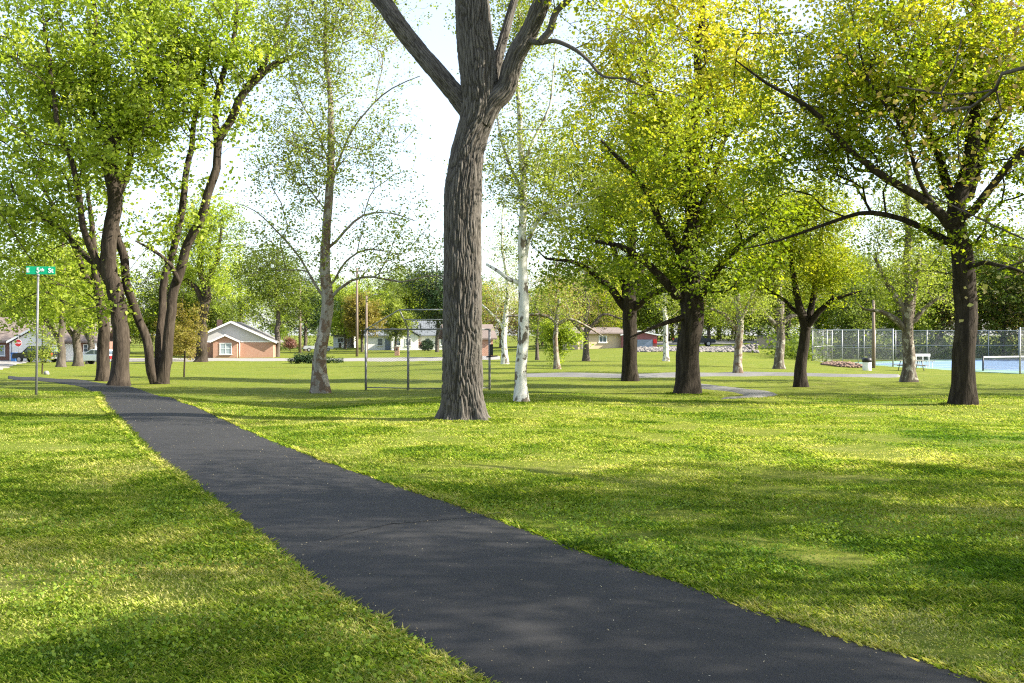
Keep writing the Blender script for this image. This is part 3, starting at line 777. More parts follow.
make_tree('sycamore_tree', 'slender chalk white sycamore directly behind the massive furrowed cottonwood', 'tree', b,
    [px_stem(b, D, [(521, 405, 7.5), (521, 385, 6.2), (519.5, 340, 5.6), (519, 300, 5.2), (519, 270, 4.6), (520, 230, 4), (522, 180, 3.2), (520, 120, 2.6), (519, 60, 2), (520, -20, 1.2), (521, -100, .6)]),
     px_stem(b, D, [(518, 288, 2.6), (508, 279, 2.2), (498, 271, 1.8), (486, 264, 1.3, .2)]),
     px_stem(b, D, [(521, 262, 2.6), (529, 238, 2.2), (540, 215, 1.8, -.3), (560, 205, 1.2, -.5), (585, 200, .6, -.8)]),
     px_stem(b, D, [(521, 190, 2), (510, 165, 1.6), (500, 135, 1.2), (495, 95, .7)]),
     px_stem(b, D, [(521, 175, 2), (532, 140, 1.6), (548, 105, 1.2), (555, 50, .7)])],
    px_ells(b, D, [(522, 30, 38, 100, 0, 1.0, 1), (535, 165, 48, 60, 0, 1.0, 1), (560, 215, 40, 30, -.5, .8, .8), (502, 180, 24, 60, 0, .8, .5), (585, 190, 32, 30, -.6, .7, .5), (505, 262, 22, 18, 0, .5, .3)]),
    270, 20, .20, .06, M['leaf_syc'], M['bark_white'], 130, .0055, bf=.5, wob=.2, flare=.15, extra_twigs=140, gate=-.3, minh=2.4)

def small_syc(px, py, d0, w, lab, sd, es, tall=190, bm='bark_syc', lm='leaf_syc', name='sycamore_tree', nc=150, per=18, arms=(), leaf=.10, sp=.4, twigs=120, group=None):
    b = settle(px, py, d0); D = b.y
    rnd = random.Random(sd)
    pts = [(px, py + 1, w * 1.3), (px, py - 12, w)]
    for i in range(1, 7):
        pts.append((px + rnd.uniform(-1.5, 1.5) * i * .5, py - 12 - (tall - 12) * i / 6, w * (1 - i / 7.2)))
    stems = [px_stem(b, D, pts)]
    for a in arms: stems.append(px_stem(b, D, [(px + p[0], py + p[1], p[2]) + tuple(p[3:]) for p in a]))
    return make_tree(name, lab, 'tree', b, stems, px_ells(b, D, [(px + e[0], py + e[1], e[2], e[3], e[4] if len(e) > 4 else 0, e[2] / F * D) for e in es]),
        nc, per, sp, leaf, M[lm], M[bm], sd, .008, bf=.45, wob=.2, flare=.2, extra_twigs=twigs, gate=-.25, minh=1.8, group=group)
small_syc(738, 375, 55, 4.2, 'pale upright sycamore between the big oak and the gravel bank', 141, [(0, -80, 40, 34), (-4, -150, 34, 45)], 210, 'bark_syc', arms=[[(0, -44, 2.2), (-14, -60, 1.8), (-28, -66, 1)], [(0, -50, 2), (10, -72, 1.5), (22, -95, .8)]])
small_syc(779, 369, 65, 4.6, 'stout mottled sycamore just outside the court fence corner with two low arms', 142, [(0, -85, 46, 34), (4, -145, 40, 40)], 190, 'bark_dusky', arms=[[(0, -42, 3), (-10, -52, 2.2), (-22, -64, 1.2), (-36, -80, .7)], [(0, -44, 3), (12, -52, 2.2), (26, -55, 1.6), (40, -72, .8)]], nc=170)
small_syc(909, 382, 46, 6.2, 'dark sided sycamore by the picnic table with bare spreading limbs', 143, [(-10, -115, 55, 40), (-5, -180, 60, 50), (20, -95, 40, 30)], 260, 'bark_dusky', arms=[[(0, -50, 4.2), (-12, -62, 3.2), (-26, -70, 2), (-45, -73, 1)], [(0, -60, 3.6), (-12, -85, 3), (-26, -108, 2.2), (-36, -128, 1.2)], [(2, -60, 3.6), (4, -95, 3), (8, -125, 2)], [(2, -55, 3), (16, -75, 2), (34, -88, 1.2)]], nc=190)
small_syc(666, 361, 75, 2.6, 'thin pale sycamore standing before the red gabled building', 144, [(0, -70, 26, 30), (0, -120, 24, 36)], 160, 'bark_white', nc=90)
small_syc(505, 364, 75, 3.2, 'pale sycamore beyond the thin backstop post', 145, [(-2, -75, 26, 34), (2, -125, 24, 36)], 165, 'bark_white', arms=[[(0, -35, 1.8), (-14, -52, 1.2), (-24, -62, .7)]], nc=80, per=12)
small_syc(557, 369, 64, 2.8, 'white limbed sycamore wrapped in ivy at its foot', 146, [(0, -75, 34, 30), (12, -60, 26, 16)], 130, 'bark_syc', arms=[[(2, -44, 2), (-8, -52, 1.8), (-24, -54, 1.4), (-50, -52, .8)], [(2, -46, 2), (14, -50, 1.5), (28, -44, 1.1), (46, -34, .6)]], nc=60, per=8)
small_syc(586, 361, 82, 3.0, 'bare twiggy dark trunked tree before the tan building', 147, [(0, -55, 46, 24), (-10, -85, 40, 26), (20, -40, 34, 14)], 100, 'bark_grey', 'leaf_bud', 'bare_tree', arms=[[(0, -26, 2), (-20, -44, 1.4), (-38, -46, .8)], [(0, -28, 2), (18, -46, 1.4), (36, -42, .8)]], nc=260, per=3, leaf=.08, twigs=260)
small_syc(537, 360, 92, 1.6, 'spindly young tree well behind the white sycamore', 148, [(0, -45, 18, 24)], 80, 'bark_grey', 'leaf_wood', 'young_tree', nc=60, twigs=0)
# ivy at the foot of one of them
b = settle(556, 368, 64)
r_ = np.random.default_rng(9)
iv = thing('ivy', 'bright leafy ivy clump smothering the foot of the white limbed sycamore', 'ivy', b)
cl = crown_points(r_, [(0, 0, 1.3, .75, .7, 1.3), (0, 0, 2.3, 1.2, .9, .9), (1.1, -.3, 1.9, .9, .6, .6)], 210, .6, -.3, .6, .1)
V, Fq, ti = leaf_arrays(r_, cl, 26, .22, .12, .9, .4, .9); link('foliage', raw_mesh('ivy_foliage', V, Fq, False, ti), M['leaf_cotton'], iv)
g = Grow(3)
g.stem([(0, -.36, 0, .03), (.1, -.34, 1, .025), (0, -.3, 2.2, .02)]); g.shoots(cl[::4], .2, .3, .1, .2, .1)
V, Q = tube_mesh(g.chains(.006)); link('stem', raw_mesh('ivy_stem', V, Q, True), M['bark_brown'], iv)

# ------------------------------------------------------------------ oaks
b = settle(687, 394, 34); D = b.y
make_tree('oak_tree', 'broad dark trunked oak with a pale vertical scar, centre of the three oaks', 'tree', b,
    [px_stem(b, D, [(687, 396, 12.5), (688, 370, 11.5), (688, 330, 11), (687, 300, 12), (689, 270, 9), (691, 225, 8), (692, 180, 6.5), (695, 120, 5), (697, 50, 3.5), (697, -40, 1.6)]),
     px_stem(b, D, [(681, 304, 5.60, -.1), (668, 285, 4.40, -.3), (648, 262, 3.60, -.5), (620, 245, 2.80, -.8), (596, 240, 1.60, -1)]),
     px_stem(b, D, [(692, 306, 4.80, -.2), (706, 288, 4.40, -.4), (718, 268, 3.60, -.7), (740, 245, 2.40, -1), (768, 225, 1.28, -1.2)]),
     px_stem(b, D, [(689, 272, 4.80, -.2), (672, 235, 4.00, -.4), (648, 200, 3.20, -.8), (630, 170, 2.40, -1.2), (600, 140, 1.28, -1.5)]),
     px_stem(b, D, [(691, 235, 4.00, .2), (708, 190, 3.60, .5), (722, 150, 2.80, .8), (745, 95, 2.00, 1.2), (760, 30, 1.12, 1.4)]),
     px_stem(b, D, [(691, 215, 4.00), (676, 165, 3.20, .4), (662, 115, 2.40, .8), (640, 50, 1.44, 1)]),
     px_stem(b, D, [(684, 318, 3.20), (668, 322, 2.40, -.4), (650, 330, 1.60, -.8), (630, 340, 0.80, -1)]),
     px_stem(b, D, [(690, 290, 3.60, .5), (700, 240, 3.20, 1.5), (730, 200, 2.40, 2.5), (770, 170, 1.20, 3)])],
    px_ells(b, D, [(690, 190, 112, 110, 0, 3.8, 1), (695, 40, 90, 110, 0, 3.4, 1), (625, 255, 60, 42, -.5, 2.2, .7), (745, 245, 60, 42, -.6, 2.2, .8), (690, -70, 60, 60, 0, 2, .6), (752, 120, 55, 85, .5, 1.8, .5), (600, 60, 40, 70, 1, 1.6, .4)]),
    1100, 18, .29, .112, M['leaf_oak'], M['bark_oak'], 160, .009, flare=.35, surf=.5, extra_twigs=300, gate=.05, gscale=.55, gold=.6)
b = settle(630, 381, 44); D = b.y
make_tree('oak_tree', 'smaller dark oak standing behind and between the sycamore and scarred oak', 'tree', b,
    [px_stem(b, D, [(630, 383, 8.2), (630, 360, 7.2), (630, 330, 7), (629, 305, 7), (631, 270, 5.5), (633, 220, 4), (632, 150, 2.5), (632, 100, 1.2)]),
     px_stem(b, D, [(626, 312, 4.5), (614, 292, 3.8), (600, 278, 3.2, -.4), (575, 262, 2.2, -.8), (545, 258, 1.2, -1)]),
     px_stem(b, D, [(633, 312, 4), (646, 297, 3.5, -.4), (664, 288, 3, -.6), (684, 280, 2, -.8)]),
     px_stem(b, D, [(628, 300, 4), (618, 262, 3.2, .5), (604, 225, 2.4, .8), (590, 180, 1.2, 1)]),
     px_stem(b, D, [(633, 296, 4), (646, 258, 3, .5), (660, 215, 2, 1)])],
    px_ells(b, D, [(605, 200, 88, 90, 0, 3.4, 1), (575, 268, 60, 34, -.5, 2.2, .7), (640, 130, 70, 80, 0, 3, .7), (655, 280, 42, 28, 0, 2, .4)]),
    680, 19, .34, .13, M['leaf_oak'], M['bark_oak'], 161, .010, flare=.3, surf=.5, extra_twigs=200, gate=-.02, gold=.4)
b = settle(963, 405, 25.5); D = b.y
make_tree('oak_tree', 'spreading dark oak whose long low limb reaches over the lawn before the tennis court', 'tree', b,
    [px_stem(b, D, [(963, 408, 12.5), (963, 385, 11), (962, 350, 10.5), (961, 315, 10.5), (960, 285, 11), (962, 250, 10), (958, 205, 8.5), (968, 150, 7), (975, 80, 5.5), (980, 0, 4), (985, -90, 2)]),
     px_stem(b, D, [(956, 238, 5.76), (940, 214, 5.04, -.3), (915, 196, 4.32, -.6), (885, 178, 3.74, -.8), (855, 150, 3.17, -1), (825, 118, 2.59, -1.2), (795, 100, 2.02, -1.4), (765, 82, 1.44, -1.5), (735, 60, 0.72, -1.6)]),
     px_stem(b, D, [(957, 248, 5.04, .1), (938, 236, 3.96, .2), (905, 220, 3.02, .3), (875, 214, 2.45, .4), (845, 217, 2.02, .5), (810, 228, 1.58, .5), (775, 242, 1.15, .5), (745, 250, 0.58, .5)]),
     px_stem(b, D, [(957, 215, 5.04, .3), (948, 185, 4.68, .6), (940, 160, 3.96, .8), (925, 120, 3.24, 1), (908, 70, 2.52, 1.2), (890, 20, 1.44, 1.4)]),
     px_stem(b, D, [(966, 210, 4.68, .2), (972, 180, 4.32, .3), (985, 140, 3.60, .4), (1010, 95, 2.88, .6), (1040, 40, 1.80, .8)]),
     px_stem(b, D, [(964, 225, 4.68, -.3), (985, 195, 3.96, -.5), (1012, 165, 3.24, -.8), (1050, 140, 2.30, -1), (1100, 120, 1.30, -1)]),
     px_stem(b, D, [(940, 214, 2.52, -.3), (920, 180, 2.16, -.8), (900, 130, 1.73, -1.2), (870, 80, 1.15, -1.5), (850, 20, 0.65, -1.6)]),
     px_stem(b, D, [(963, 270, 2.88, -.3), (985, 262, 2.30, -.8), (1015, 268, 1.58, -1.2), (1045, 280, 0.86, -1.4)])],
    px_ells(b, D, [(900, 60, 150, 125, 0, 3.4, 1), (815, 150, 85, 60, 0, 2.4, .6), (1010, 70, 130, 150, 0, 3.4, .8), (960, 235, 75, 48, -.4, 1.9, .6), (1060, 200, 80, 70, 0, 2.2, .4), (780, 60, 85, 75, 0, 2.2, .5), (860, 130, 60, 50, -.5, 1.6, .3), (770, 185, 60, 50, .8, 1.4, .35), (850, 255, 45, 30, .5, 1.0, .2), (930, -80, 140, 70, 0, 3, .6), (900, 285, 40, 30, .5, 1.2, .25)]),
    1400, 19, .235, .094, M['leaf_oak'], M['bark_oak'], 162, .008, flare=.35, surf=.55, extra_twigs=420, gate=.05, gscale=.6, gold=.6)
b = settle(801, 387, 38); D = b.y
make_tree('oak_tree', 'slim dark oak with golden crown forking low near the court fence corner', 'tree', b,
    [px_stem(b, D, [(801, 389, 7), (801, 370, 5.8), (803, 345, 5.2), (804, 328, 5.2), (798, 305, 3.8), (794, 282, 3), (790, 250, 2, .2), (785, 210, 1)]),
     px_stem(b, D, [(804, 332, 4), (810, 312, 3.4), (814, 292, 2.8), (820, 262, 2, .3), (824, 225, 1)]),
     px_stem(b, D, [(806, 330, 3.6, -.1), (818, 312, 3, -.3), (832, 300, 2.2, -.6), (848, 295, 1.4, -.8), (862, 292, .8, -.9)]),
     px_stem(b, D, [(800, 318, 2.4, .2), (785, 300, 1.8, .5), (765, 288, 1, .7)])],
    px_ells(b, D, [(800, 262, 55, 42, 0, 2, 1), (808, 210, 46, 34, 0, 1.8, .7), (840, 280, 34, 24, -.5, 1.2, .5), (764, 275, 30, 22, .3, 1.1, .4), (795, 296, 26, 14, -.5, .8, .4)]),
    420, 26, .28, .088, M['leaf_gold'], M['bark_oak'], 163, .008, flare=.25, extra_twigs=90)

# ------------------------------------------------------------------ saplings, shrubs and street trees
def bush(name, label, cat, px, py, d0, ells, nc, per, spread, leaf, lm, sd, r0=.006, bm='bark_brown', group=None, stem=None):
    b = settle(px, py, d0) if py else place(px, d0)
    return make_tree(name, label, cat, b, [stem or [(0, 0, -.05, .04), (.03, 0, .35, .035), (0, .03, .8, .02)]], ells, nc, per, spread, leaf, M[lm], M[bm], sd, r0, bf=.3, group=group, minh=.2, gate=-.3)
def sap(px, py, d0, h, w, lab, lm, sd, nc=90, per=16, leaf=.09, name='sapling'):
    b = settle(px, py, d0)
    return make_tree(name, lab, 'sapling' if name == 'sapling' else 'tree', b, [[(0, 0, -.05, .045), (.02, 0, h * .3, .04), (-.03, .02, h * .65, .025), (0, 0, h, .008)]],
        [(0, 0, h * .62, w, w, h * .36), (0, 0, h * .4, w * .8, w * .8, h * .15)], nc, per, .16, leaf, M[lm], M['bark_brown'], sd, .005, minh=h * .2, gate=-.4)
sap(184, 377, 56, 4.0, 1.25, 'young rust leaved sapling on the lawn by the V shaped cottonwood', 'leaf_rust', 201, 110, 18)
sap(172, 362, 82, 4.4, 1.6, 'copper leaved little tree behind the rust sapling', 'leaf_rust', 202, 120, 16, .12)
sap(42, 374, 58, 2.6, .75, 'tiny pale leaved sapling just beyond the street name sign', 'leaf_syc', 203, 60, 14, .08)
b = settle(202, 362, 100); D = b.y
make_tree('shade_tree', 'rough old tree shading the end of the brick house', 'tree', b,
    [px_stem(b, D, [(201, 363, 6), (203, 340, 5), (205, 310, 4.5), (206, 290, 4), (200, 262, 3), (196, 225, 1.6)]),
     px_stem(b, D, [(205, 305, 3.2), (196, 290, 2.6), (184, 280, 2), (172, 272, 1)]), px_stem(b, D, [(206, 292, 3), (216, 262, 2.4), (222, 230, 1.2)])],
    px_ells(b, D, [(205, 235, 40, 45, 0, 3.6), (182, 270, 26, 22, 0, 2.4, .5), (225, 290, 22, 24, -1, 2, .5)]), 300, 28, .55, .2, M['leaf_cotton'], M['bark_brown'], 204, .014, flare=.25)
b = settle(196, 361, 98)
make_tree('copper_bush', 'spreading copper leaved bush under the old tree by the brick house', 'bush', b, [[(0, 0, -.05, .06), (0, 0, .8, .05), (0, 0, 1.6, .03)]],
    [(-1.2, 0, 1.9, 2.2, 1.6, 1.7), (-3.2, .4, 2.4, 1.6, 1.4, 1.9)], 190, 24, .35, .15, M['leaf_rust'], M['bark_brown'], 205, .008, minh=.3)
r_ = random.Random(4)
for k, (px, py, d0, h, lm, lab) in enumerate((
    (277, 357, 160, 19, 'leaf_wood', 'tall green tree rising right behind the brick house gable'),
    (240, 352, 178, 22, 'leaf_cotton', 'tall bright tree rising over the brick house ridge'),
    (305, 351, 185, 17, 'leaf_dark', 'dark evergreen between the brick house and the crooked sycamore'),
    (345, 349, 230, 16, 'leaf_cotton', 'light green tree behind the little white cottage'),
    (362, 352, 168, 12, 'leaf_rust', 'copper spring tree behind the two utility poles'),
    (405, 347, 225, 21, 'leaf_cotton', 'big lime green tree behind the long white house'),
    (437, 352, 150, 16, 'leaf_dark', 'dark spreading evergreen beside the furrowed trunk'),
    (395, 351, 165, 10, 'leaf_syc', 'thin leaved yard tree in front of the long white house'))):
    b = settle(px, py, d0)
    hh = h * r_.uniform(.95, 1.05); w = h * .30
    make_tree('yard_tree', lab, 'tree', b, [[(0, 0, -.1, h * .022), (.1, 0, hh * .25, h * .018), (-.1, .1, hh * .6, h * .010), (0, 0, hh * .93, .03)]],
        [(0, 0, hh * .55, w, w, hh * .36), (w * .4, -.5, hh * .45, w * .8, w * .8, hh * .2), (-w * .4, .3, hh * .68, w * .7, w * .7, hh * .2)], 260, 26, hh * .040, .26, M[lm], M['bark_grey'], 220 + k, .02, minh=hh * .16, extra=None)
small = [(302, 361.5, 118), (312, 361.5, 118), (334, 361.5, 118)]
bush('low_shrub', 'dark low shrub on the verge at the foot of the crooked sycamore line', 'shrub', 316, 363.5, 108, [(-1.2, 0, .4, 1.0, .8, .5), (1.3, 0, .35, 1.4, .8, .4), (-2.2, .2, .35, .6, .5, .35)], 110, 24, .18, .12, 'leaf_dark', 240)
bush('round_shrub', 'round dark shrub beside the long white house by the furrowed trunk', 'shrub', 427, 351, 165, [(0, 0, .9, 1.25, 1.2, .95)], 90, 26, .25, .16, 'leaf_dark', 241)
bush('flowering_bush', 'pink flowering bush against the long white house', 'bush', 418, 350, 168, [(0, 0, 1.5, .7, .7, 1.0)], 50, 22, .2, .13, 'leaf_pink', 242)
bush('flowering_bush', 'rose pink tree like bush beyond the street right of the brick house', 'bush', 290, 353, 165, [(0, 0, 1.6, 1.0, .9, 1.1)], 60, 20, .3, .16, 'leaf_pink', 243)

# ------------------------------------------------------------------ budding trees just outside the frame, whose twigs and shadows reach in
for k, (x, y, h, w, lm, lab, nc) in enumerate((
    (8.4, 8.4, 12.0, 4.0, 'leaf_bud', 'reddish budding tree whose twigs hang in beside the spreading oak', 480),
    (14.5, 4.6, 13.5, 4.4, 'leaf_oak', 'tall leafy tree out past the near end of the path', 420),
    (20.5, 7.0, 15.0, 4.4, 'leaf_oak', 'leafy tree standing second from the path on the sunny side', 420),
    (12.0, 0.0, 12.0, 4.0, 'leaf_oak', 'leafy tree nearest the camera on the sunny side', 330),
    (27.5, 3.6, 16.0, 4.4, 'leaf_oak', 'tall tree far out on the sunny side of the lawn', 330),
    (24.5, 30.5, 14.0, 4.8, 'leaf_oak', 'oak hidden past the spreading oak, shading the lawn before the tennis court', 380),
    (33.0, 37.5, 15.0, 5.0, 'leaf_oak', 'oak nearest the near corner of the tennis court', 380),
    (43.0, 33.5, 16.0, 5.0, 'leaf_oak', 'outermost oak of the row before the tennis court', 330))):
    make_tree('shade_tree', lab, 'tree', Vector((x, y, tz(x, y))), [[(0, 0, -.1, .34), (.05, 0, 1.2, .27), (0, .1, 3.2, .24), (.1, 0, h * .5, .15), (0, 0, h * .9, .04)],
        [(0, 0, 2.9, .16), (-1.2, .2, 4.2, .12), (-2.6, .3, 5.6, .07), (-w * .85, .2, 6.6, .02)], [(0, 0, 3.2, .14), (.6, -1.2, 4.8, .1), (1.0, -2.6, 6.4, .05)], [(0, 0, 3.4, .14), (.8, 1.3, 5.0, .1), (1.4, 2.6, 6.6, .05)]],
        [(0, 0, h * .62, w, w, h * .34), (-w * .45, 0, h * .48, w * .6, w * .7, h * .2)] + ([(-3.9, .6, 3.0, .9, 1.2, 1.2, 2.5)] if k == 0 else []), nc, 24 if k else 16, .32, .10 if k else .055, M[lm], M['bark_grey'], 260 + k, .009, flare=.25, extra_twigs=220 if k == 0 else 0, gate=.22, gscale=.38, surf=.5, minh=2)

# ------------------------------------------------------------------ the woods behind the park
protos = []
for k, (h, w, lm, nc) in enumerate(((15, 4.6, 'leaf_wood', 250), (13, 4.2, 'leaf_cotton', 230), (17, 5.0, 'leaf_wood', 270), (11, 4.0, 'leaf_bud', 210), (12, 4.4, 'leaf_oak', 230))):
    t = make_tree('woodland_tree', ('tall mid green tree in the woods edging the park', 'bright green bushy tree in the woods edging the park', 'tallest deep green tree kind in the woods edging the park', 'brown budding half bare tree in the woods edging the park', 'yellow green oak in the woods edging the park')[k], 'tree', Vector((0, 0, 0)),
        [[(0, 0, -.3, .30), (.1, 0, h * .2, .24), (-.2, .1, h * .5, .16), (.1, 0, h * .93, .03)], [(0, 0, h * .22, .14), (1.0, .3, h * .38, .1), (2.0, .4, h * .55, .04)], [(0, 0, h * .28, .12), (-1.1, -.3, h * .45, .09), (-2.0, -.2, h * .6, .04)]],
        [(0, 0, h * .56, w, w, h * .40), (w * .3, -w * .3, h * .32, w * .8, w * .8, h * .2)], nc, 7 if k == 3 else 24, .62, .24, M[lm], M['bark_grey'], 300 + k, .02, group='woods edging the park', minh=h * .12, gate=-.2)
    protos.append(t)
r_ = random.Random(12)
spots = []
for px in range(560, 1160, 26): spots.append((px + r_.uniform(-9, 9), r_.uniform(118, 136) if px > 800 else r_.uniform(150, 172)))
for px in range(540, 1180, 34): spots.append((px + r_.uniform(-12, 12), r_.uniform(142, 160) if px > 800 else r_.uniform(185, 215)))
for px in range(560, 820, 40): spots.append((px + r_.uniform(-12, 12), r_.uniform(108, 116) if 700 < px < 0 else r_.uniform(135, 148)) if px > 770 or px < 630 else (px, 178))
for px in range(-240, 540, 40): spots.append((px + r_.uniform(-14, 14), r_.uniform(235, 290)))
for px in range(-160, 110, 30): spots.append((px + r_.uniform(-9, 9), r_.uniform(150, 170)))
for px in range(335, 660, 17): spots.append((px + r_.uniform(-6, 6), r_.uniform(205, 232)))
for px in range(112, 232, 20): spots.append((px + r_.uniform(-6, 6), r_.uniform(150, 185)))
for px in range(1030, 1300, 40): spots.append((px + r_.uniform(-12, 12), r_.uniform(95, 120)))
used = [False] * 5
for px, d in spots:
    k = r_.choices(range(5), (3, 3, 2, 2, 2) if px > 500 else (3, 4, 3, 1, 1))[0]
    o = protos[k] if not used[k] else copy_tree(protos[k]); used[k] = True
    o.location = place(px, d); o.rotation_euler.z = r_.uniform(0, 6.28); s_ = r_.uniform(.85, 1.25) * (1.1 if d > 220 else 1); o.scale = (s_, s_, s_ * r_.uniform(.92, 1.1))
# brush and scrub under the woods: one uncountable mass
rg = np.random.default_rng(44); cl = []
for (p0, p1, d0, d1, h, n) in ((795, 1240, 114, 126, 2.8, 420), (540, 640, 150, 165, 3, 120), (640, 830, 158, 172, 4.5, 240), (540, 1200, 170, 240, 9, 420), (-300, 560, 255, 330, 9, 420), (-160, 90, 150, 175, 5, 140), (230, 330, 190, 200, 5, 90), (780, 812, 92, 104, 1.8, 60)):
    px = rg.uniform(p0, p1, n); d = rg.uniform(d0, d1, n); x = (px - CX) / F * d
    cl.append(np.c_[x, d, terrain(x, d) + h * rg.random(n) ** 1.2])
cl = np.concatenate(cl)
V, Fq, ti = leaf_arrays(rg, cl, 34, .95, .34, .8, 0, .8)
tag(link('undergrowth', raw_mesh('undergrowth', V, Fq, False, np.clip(ti - .1, 0, 1)), M['leaf_wood']), 'tangled green undergrowth below the park edge woods', None, None, 'stuff')
# ------------------------------------------------------------------ materials of built things
def brick_mat(name, c1, c2, mortar, sc_=1.0):
    m, n, out = new_mat(name)
    t = n.nodes.new('ShaderNodeTexCoord'); sp = n.nodes.new('ShaderNodeSeparateXYZ'); cb = n.nodes.new('ShaderNodeCombineXYZ')
    n.links.new(t.outputs['Object'], sp.inputs[0])
    n.links.new(math_n(n, 'ADD', sp.outputs[0], sp.outputs[1]), cb.inputs[0]); n.links.new(sp.outputs[2], cb.inputs[1])
    b_ = n.nodes.new('ShaderNodeTexBrick'); n.links.new(cb.outputs[0], b_.inputs['Vector'])
    b_.inputs['Scale'].default_value = 1.0; b_.inputs['Brick Width'].default_value = .22 * sc_; b_.inputs['Row Height'].default_value = .075 * sc_; b_.inputs['Mortar Size'].default_value = .008 * sc_
    b_.inputs['Color1'].default_value = rgba(c1); b_.inputs['Color2'].default_value = rgba(c2); b_.inputs['Mortar'].default_value = rgba(mortar)
    f = noise_tex(n, t.outputs['Object'], 2.2, 4)
    c = mixc(n, math_n(n, 'MULTIPLY', f, .45), b_.outputs['Color'], tuple(k * .65 for k in c1))
    finish(n, out, c, .9, 0, bump(n, b_.outputs['Fac'], -.3, .01)); return m
M['brick'] = brick_mat('brick', (.36, .16, .10), (.46, .24, .16), (.45, .40, .34))
M['brick_dark'] = brick_mat('brick_dark', (.20, .075, .05), (.27, .11, .07), (.30, .26, .22))
M['block'] = brick_mat('block', (.40, .32, .22), (.45, .36, .25), (.34, .28, .20), 2.0)
def shingle(name, c1, c2):
    m, n, out = new_mat(name)
    t = n.nodes.new('ShaderNodeTexCoord')
    w = n.nodes.new('ShaderNodeTexWave'); w.wave_type = 'BANDS'; w.bands_direction = 'Z'; w.inputs['Scale'].default_value = 3.2; w.inputs['Distortion'].default_value = .6; w.inputs['Detail'].default_value = 2
    n.links.new(t.outputs['Object'], w.inputs[0]); f = noise_tex(n, t.outputs['Object'], 2.6, 6, .7)
    c = ramp(n, f, [(.3, c1), (.7, c2)]); c = mixc(n, math_n(n, 'MULTIPLY', w.outputs['Fac'], .25), c, tuple(k * .6 for k in c1))
    finish(n, out, c, .9, 0, bump(n, w.outputs['Fac'], .3, .02)); return m
M['roof_grey'] = shingle('roof_grey', (.14, .133, .126), (.20, .19, .18))
M['roof_brown'] = shingle('roof_brown', (.155, .122, .105), (.215, .172, .150))
M['roof_blue'] = shingle('roof_slate', (.13, .145, .16), (.19, .205, .22))
M['white'] = noisy('white_paint', (.72, .72, .70), (.82, .82, .80), 2, .6)
M['siding'] = noisy('pale_siding', (.66, .65, .62), (.76, .75, .72), 2, .7, 0, .2, (.2, .2, 6))
M['grey_siding'] = noisy('grey_siding', (.40, .39, .37), (.47, .46, .44), 2, .7, 0, .2, (.2, .2, 6))
M['maroon'] = noisy('maroon_metal', (.20, .07, .075), (.26, .10, .10), 2, .5, 0, .1, (6, 6, .2))
M['bluegrey'] = noisy('bluegrey_paint', (.16, .20, .29), (.22, .26, .35), 3, .5)
M['tan'] = noisy('tan_stucco', (.46, .36, .24), (.54, .43, .30), 2, .9, 0, .1)
M['glass'] = noisy('window_glass', (.05, .07, .085), (.10, .13, .15), .8, .08, 0, 0, (1, 1, 1), .6)
M['blind'] = noisy('window_blind', (.22, .27, .30), (.34, .38, .40), 1, .3, 0, 0, (.2, .2, 9), .5)
M['galv'] = noisy('galvanised_steel', (.27, .275, .28), (.38, .385, .39), 9, .5, .5)
M['galv_dull'] = noisy('weathered_steel', (.13, .135, .14), (.22, .22, .225), 9, .55, .35)
M['rust'] = noisy('rusty_steel', (.14, .075, .045), (.24, .16, .11), 7, .8, .2)
M['pole_wood'] = noisy('pole_wood', (.14, .105, .08), (.23, .18, .14), 3, .9, 0, .3, (6, 6, .5))
M['grey_wood'] = noisy('weathered_timber', (.20, .18, .155), (.32, .295, .26), 3, .9, 0, .3, (1, 6, 6))
M['green_sign'] = noisy('sign_green', (.0, .30, .145), (.0, .34, .165), 2, .4)
M['sign_white'] = noisy('sign_white', (.80, .82, .80), (.85, .86, .84), 2, .4)
M['sign_red'] = noisy('sign_red', (.42, .02, .025), (.50, .03, .035), 2, .4)
M['black'] = noisy('black_plastic', (.012, .012, .013), (.028, .028, .03), 6, .45)
M['rubber'] = noisy('tyre_rubber', (.014, .014, .015), (.028, .028, .028), 8, .85)
M['navy'] = noisy('navy_car_paint', (.012, .018, .035), (.016, .024, .045), 2, .18, .2, 0, (1, 1, 1), .6)
M['silver'] = noisy('silver_car_paint', (.45, .47, .50), (.52, .54, .57), 2, .25, .4, 0, (1, 1, 1), .6)
M['white_car'] = noisy('white_car_paint', (.68, .69, .70), (.76, .76, .77), 2, .25, 0, 0, (1, 1, 1), .6)
M['black_car'] = noisy('black_car_paint', (.008, .009, .012), (.014, .015, .02), 2, .15, .1, 0, (1, 1, 1), .6)
M['red_lens'] = noisy('red_lens', (.45, .015, .02), (.6, .03, .035), 4, .25)
M['lamp_lens'] = noisy('lamp_lens', (.7, .7, .68), (.8, .8, .78), 4, .2)
M['court_green'] = noisy('court_green', (.14, .24, .19), (.18, .29, .23), .8, .9)
M['court_blue'] = noisy('court_blue', (.11, .19, .32), (.14, .23, .37), .8, .9)
M['line_white'] = noisy('court_line', (.74, .74, .72), (.8, .8, .78), 3, .8)
M['rock_red'] = noisy('river_rock', (.13, .08, .055), (.24, .165, .125), .8, .9)
M['rock_pale'] = noisy('rubble_rock', (.14, .125, .115), (.24, .22, .20), .35, .9)
M['boulder'] = noisy('boulder', (.16, .155, .145), (.32, .305, .28), 4, .9, 0, .4)
M['blue_bin'] = noisy('bin_plastic', (.02, .09, .26), (.03, .12, .32), 3, .5)
M['net_cord'] = noisy('net_cord', (.02, .025, .022), (.04, .045, .04), 9, .9)

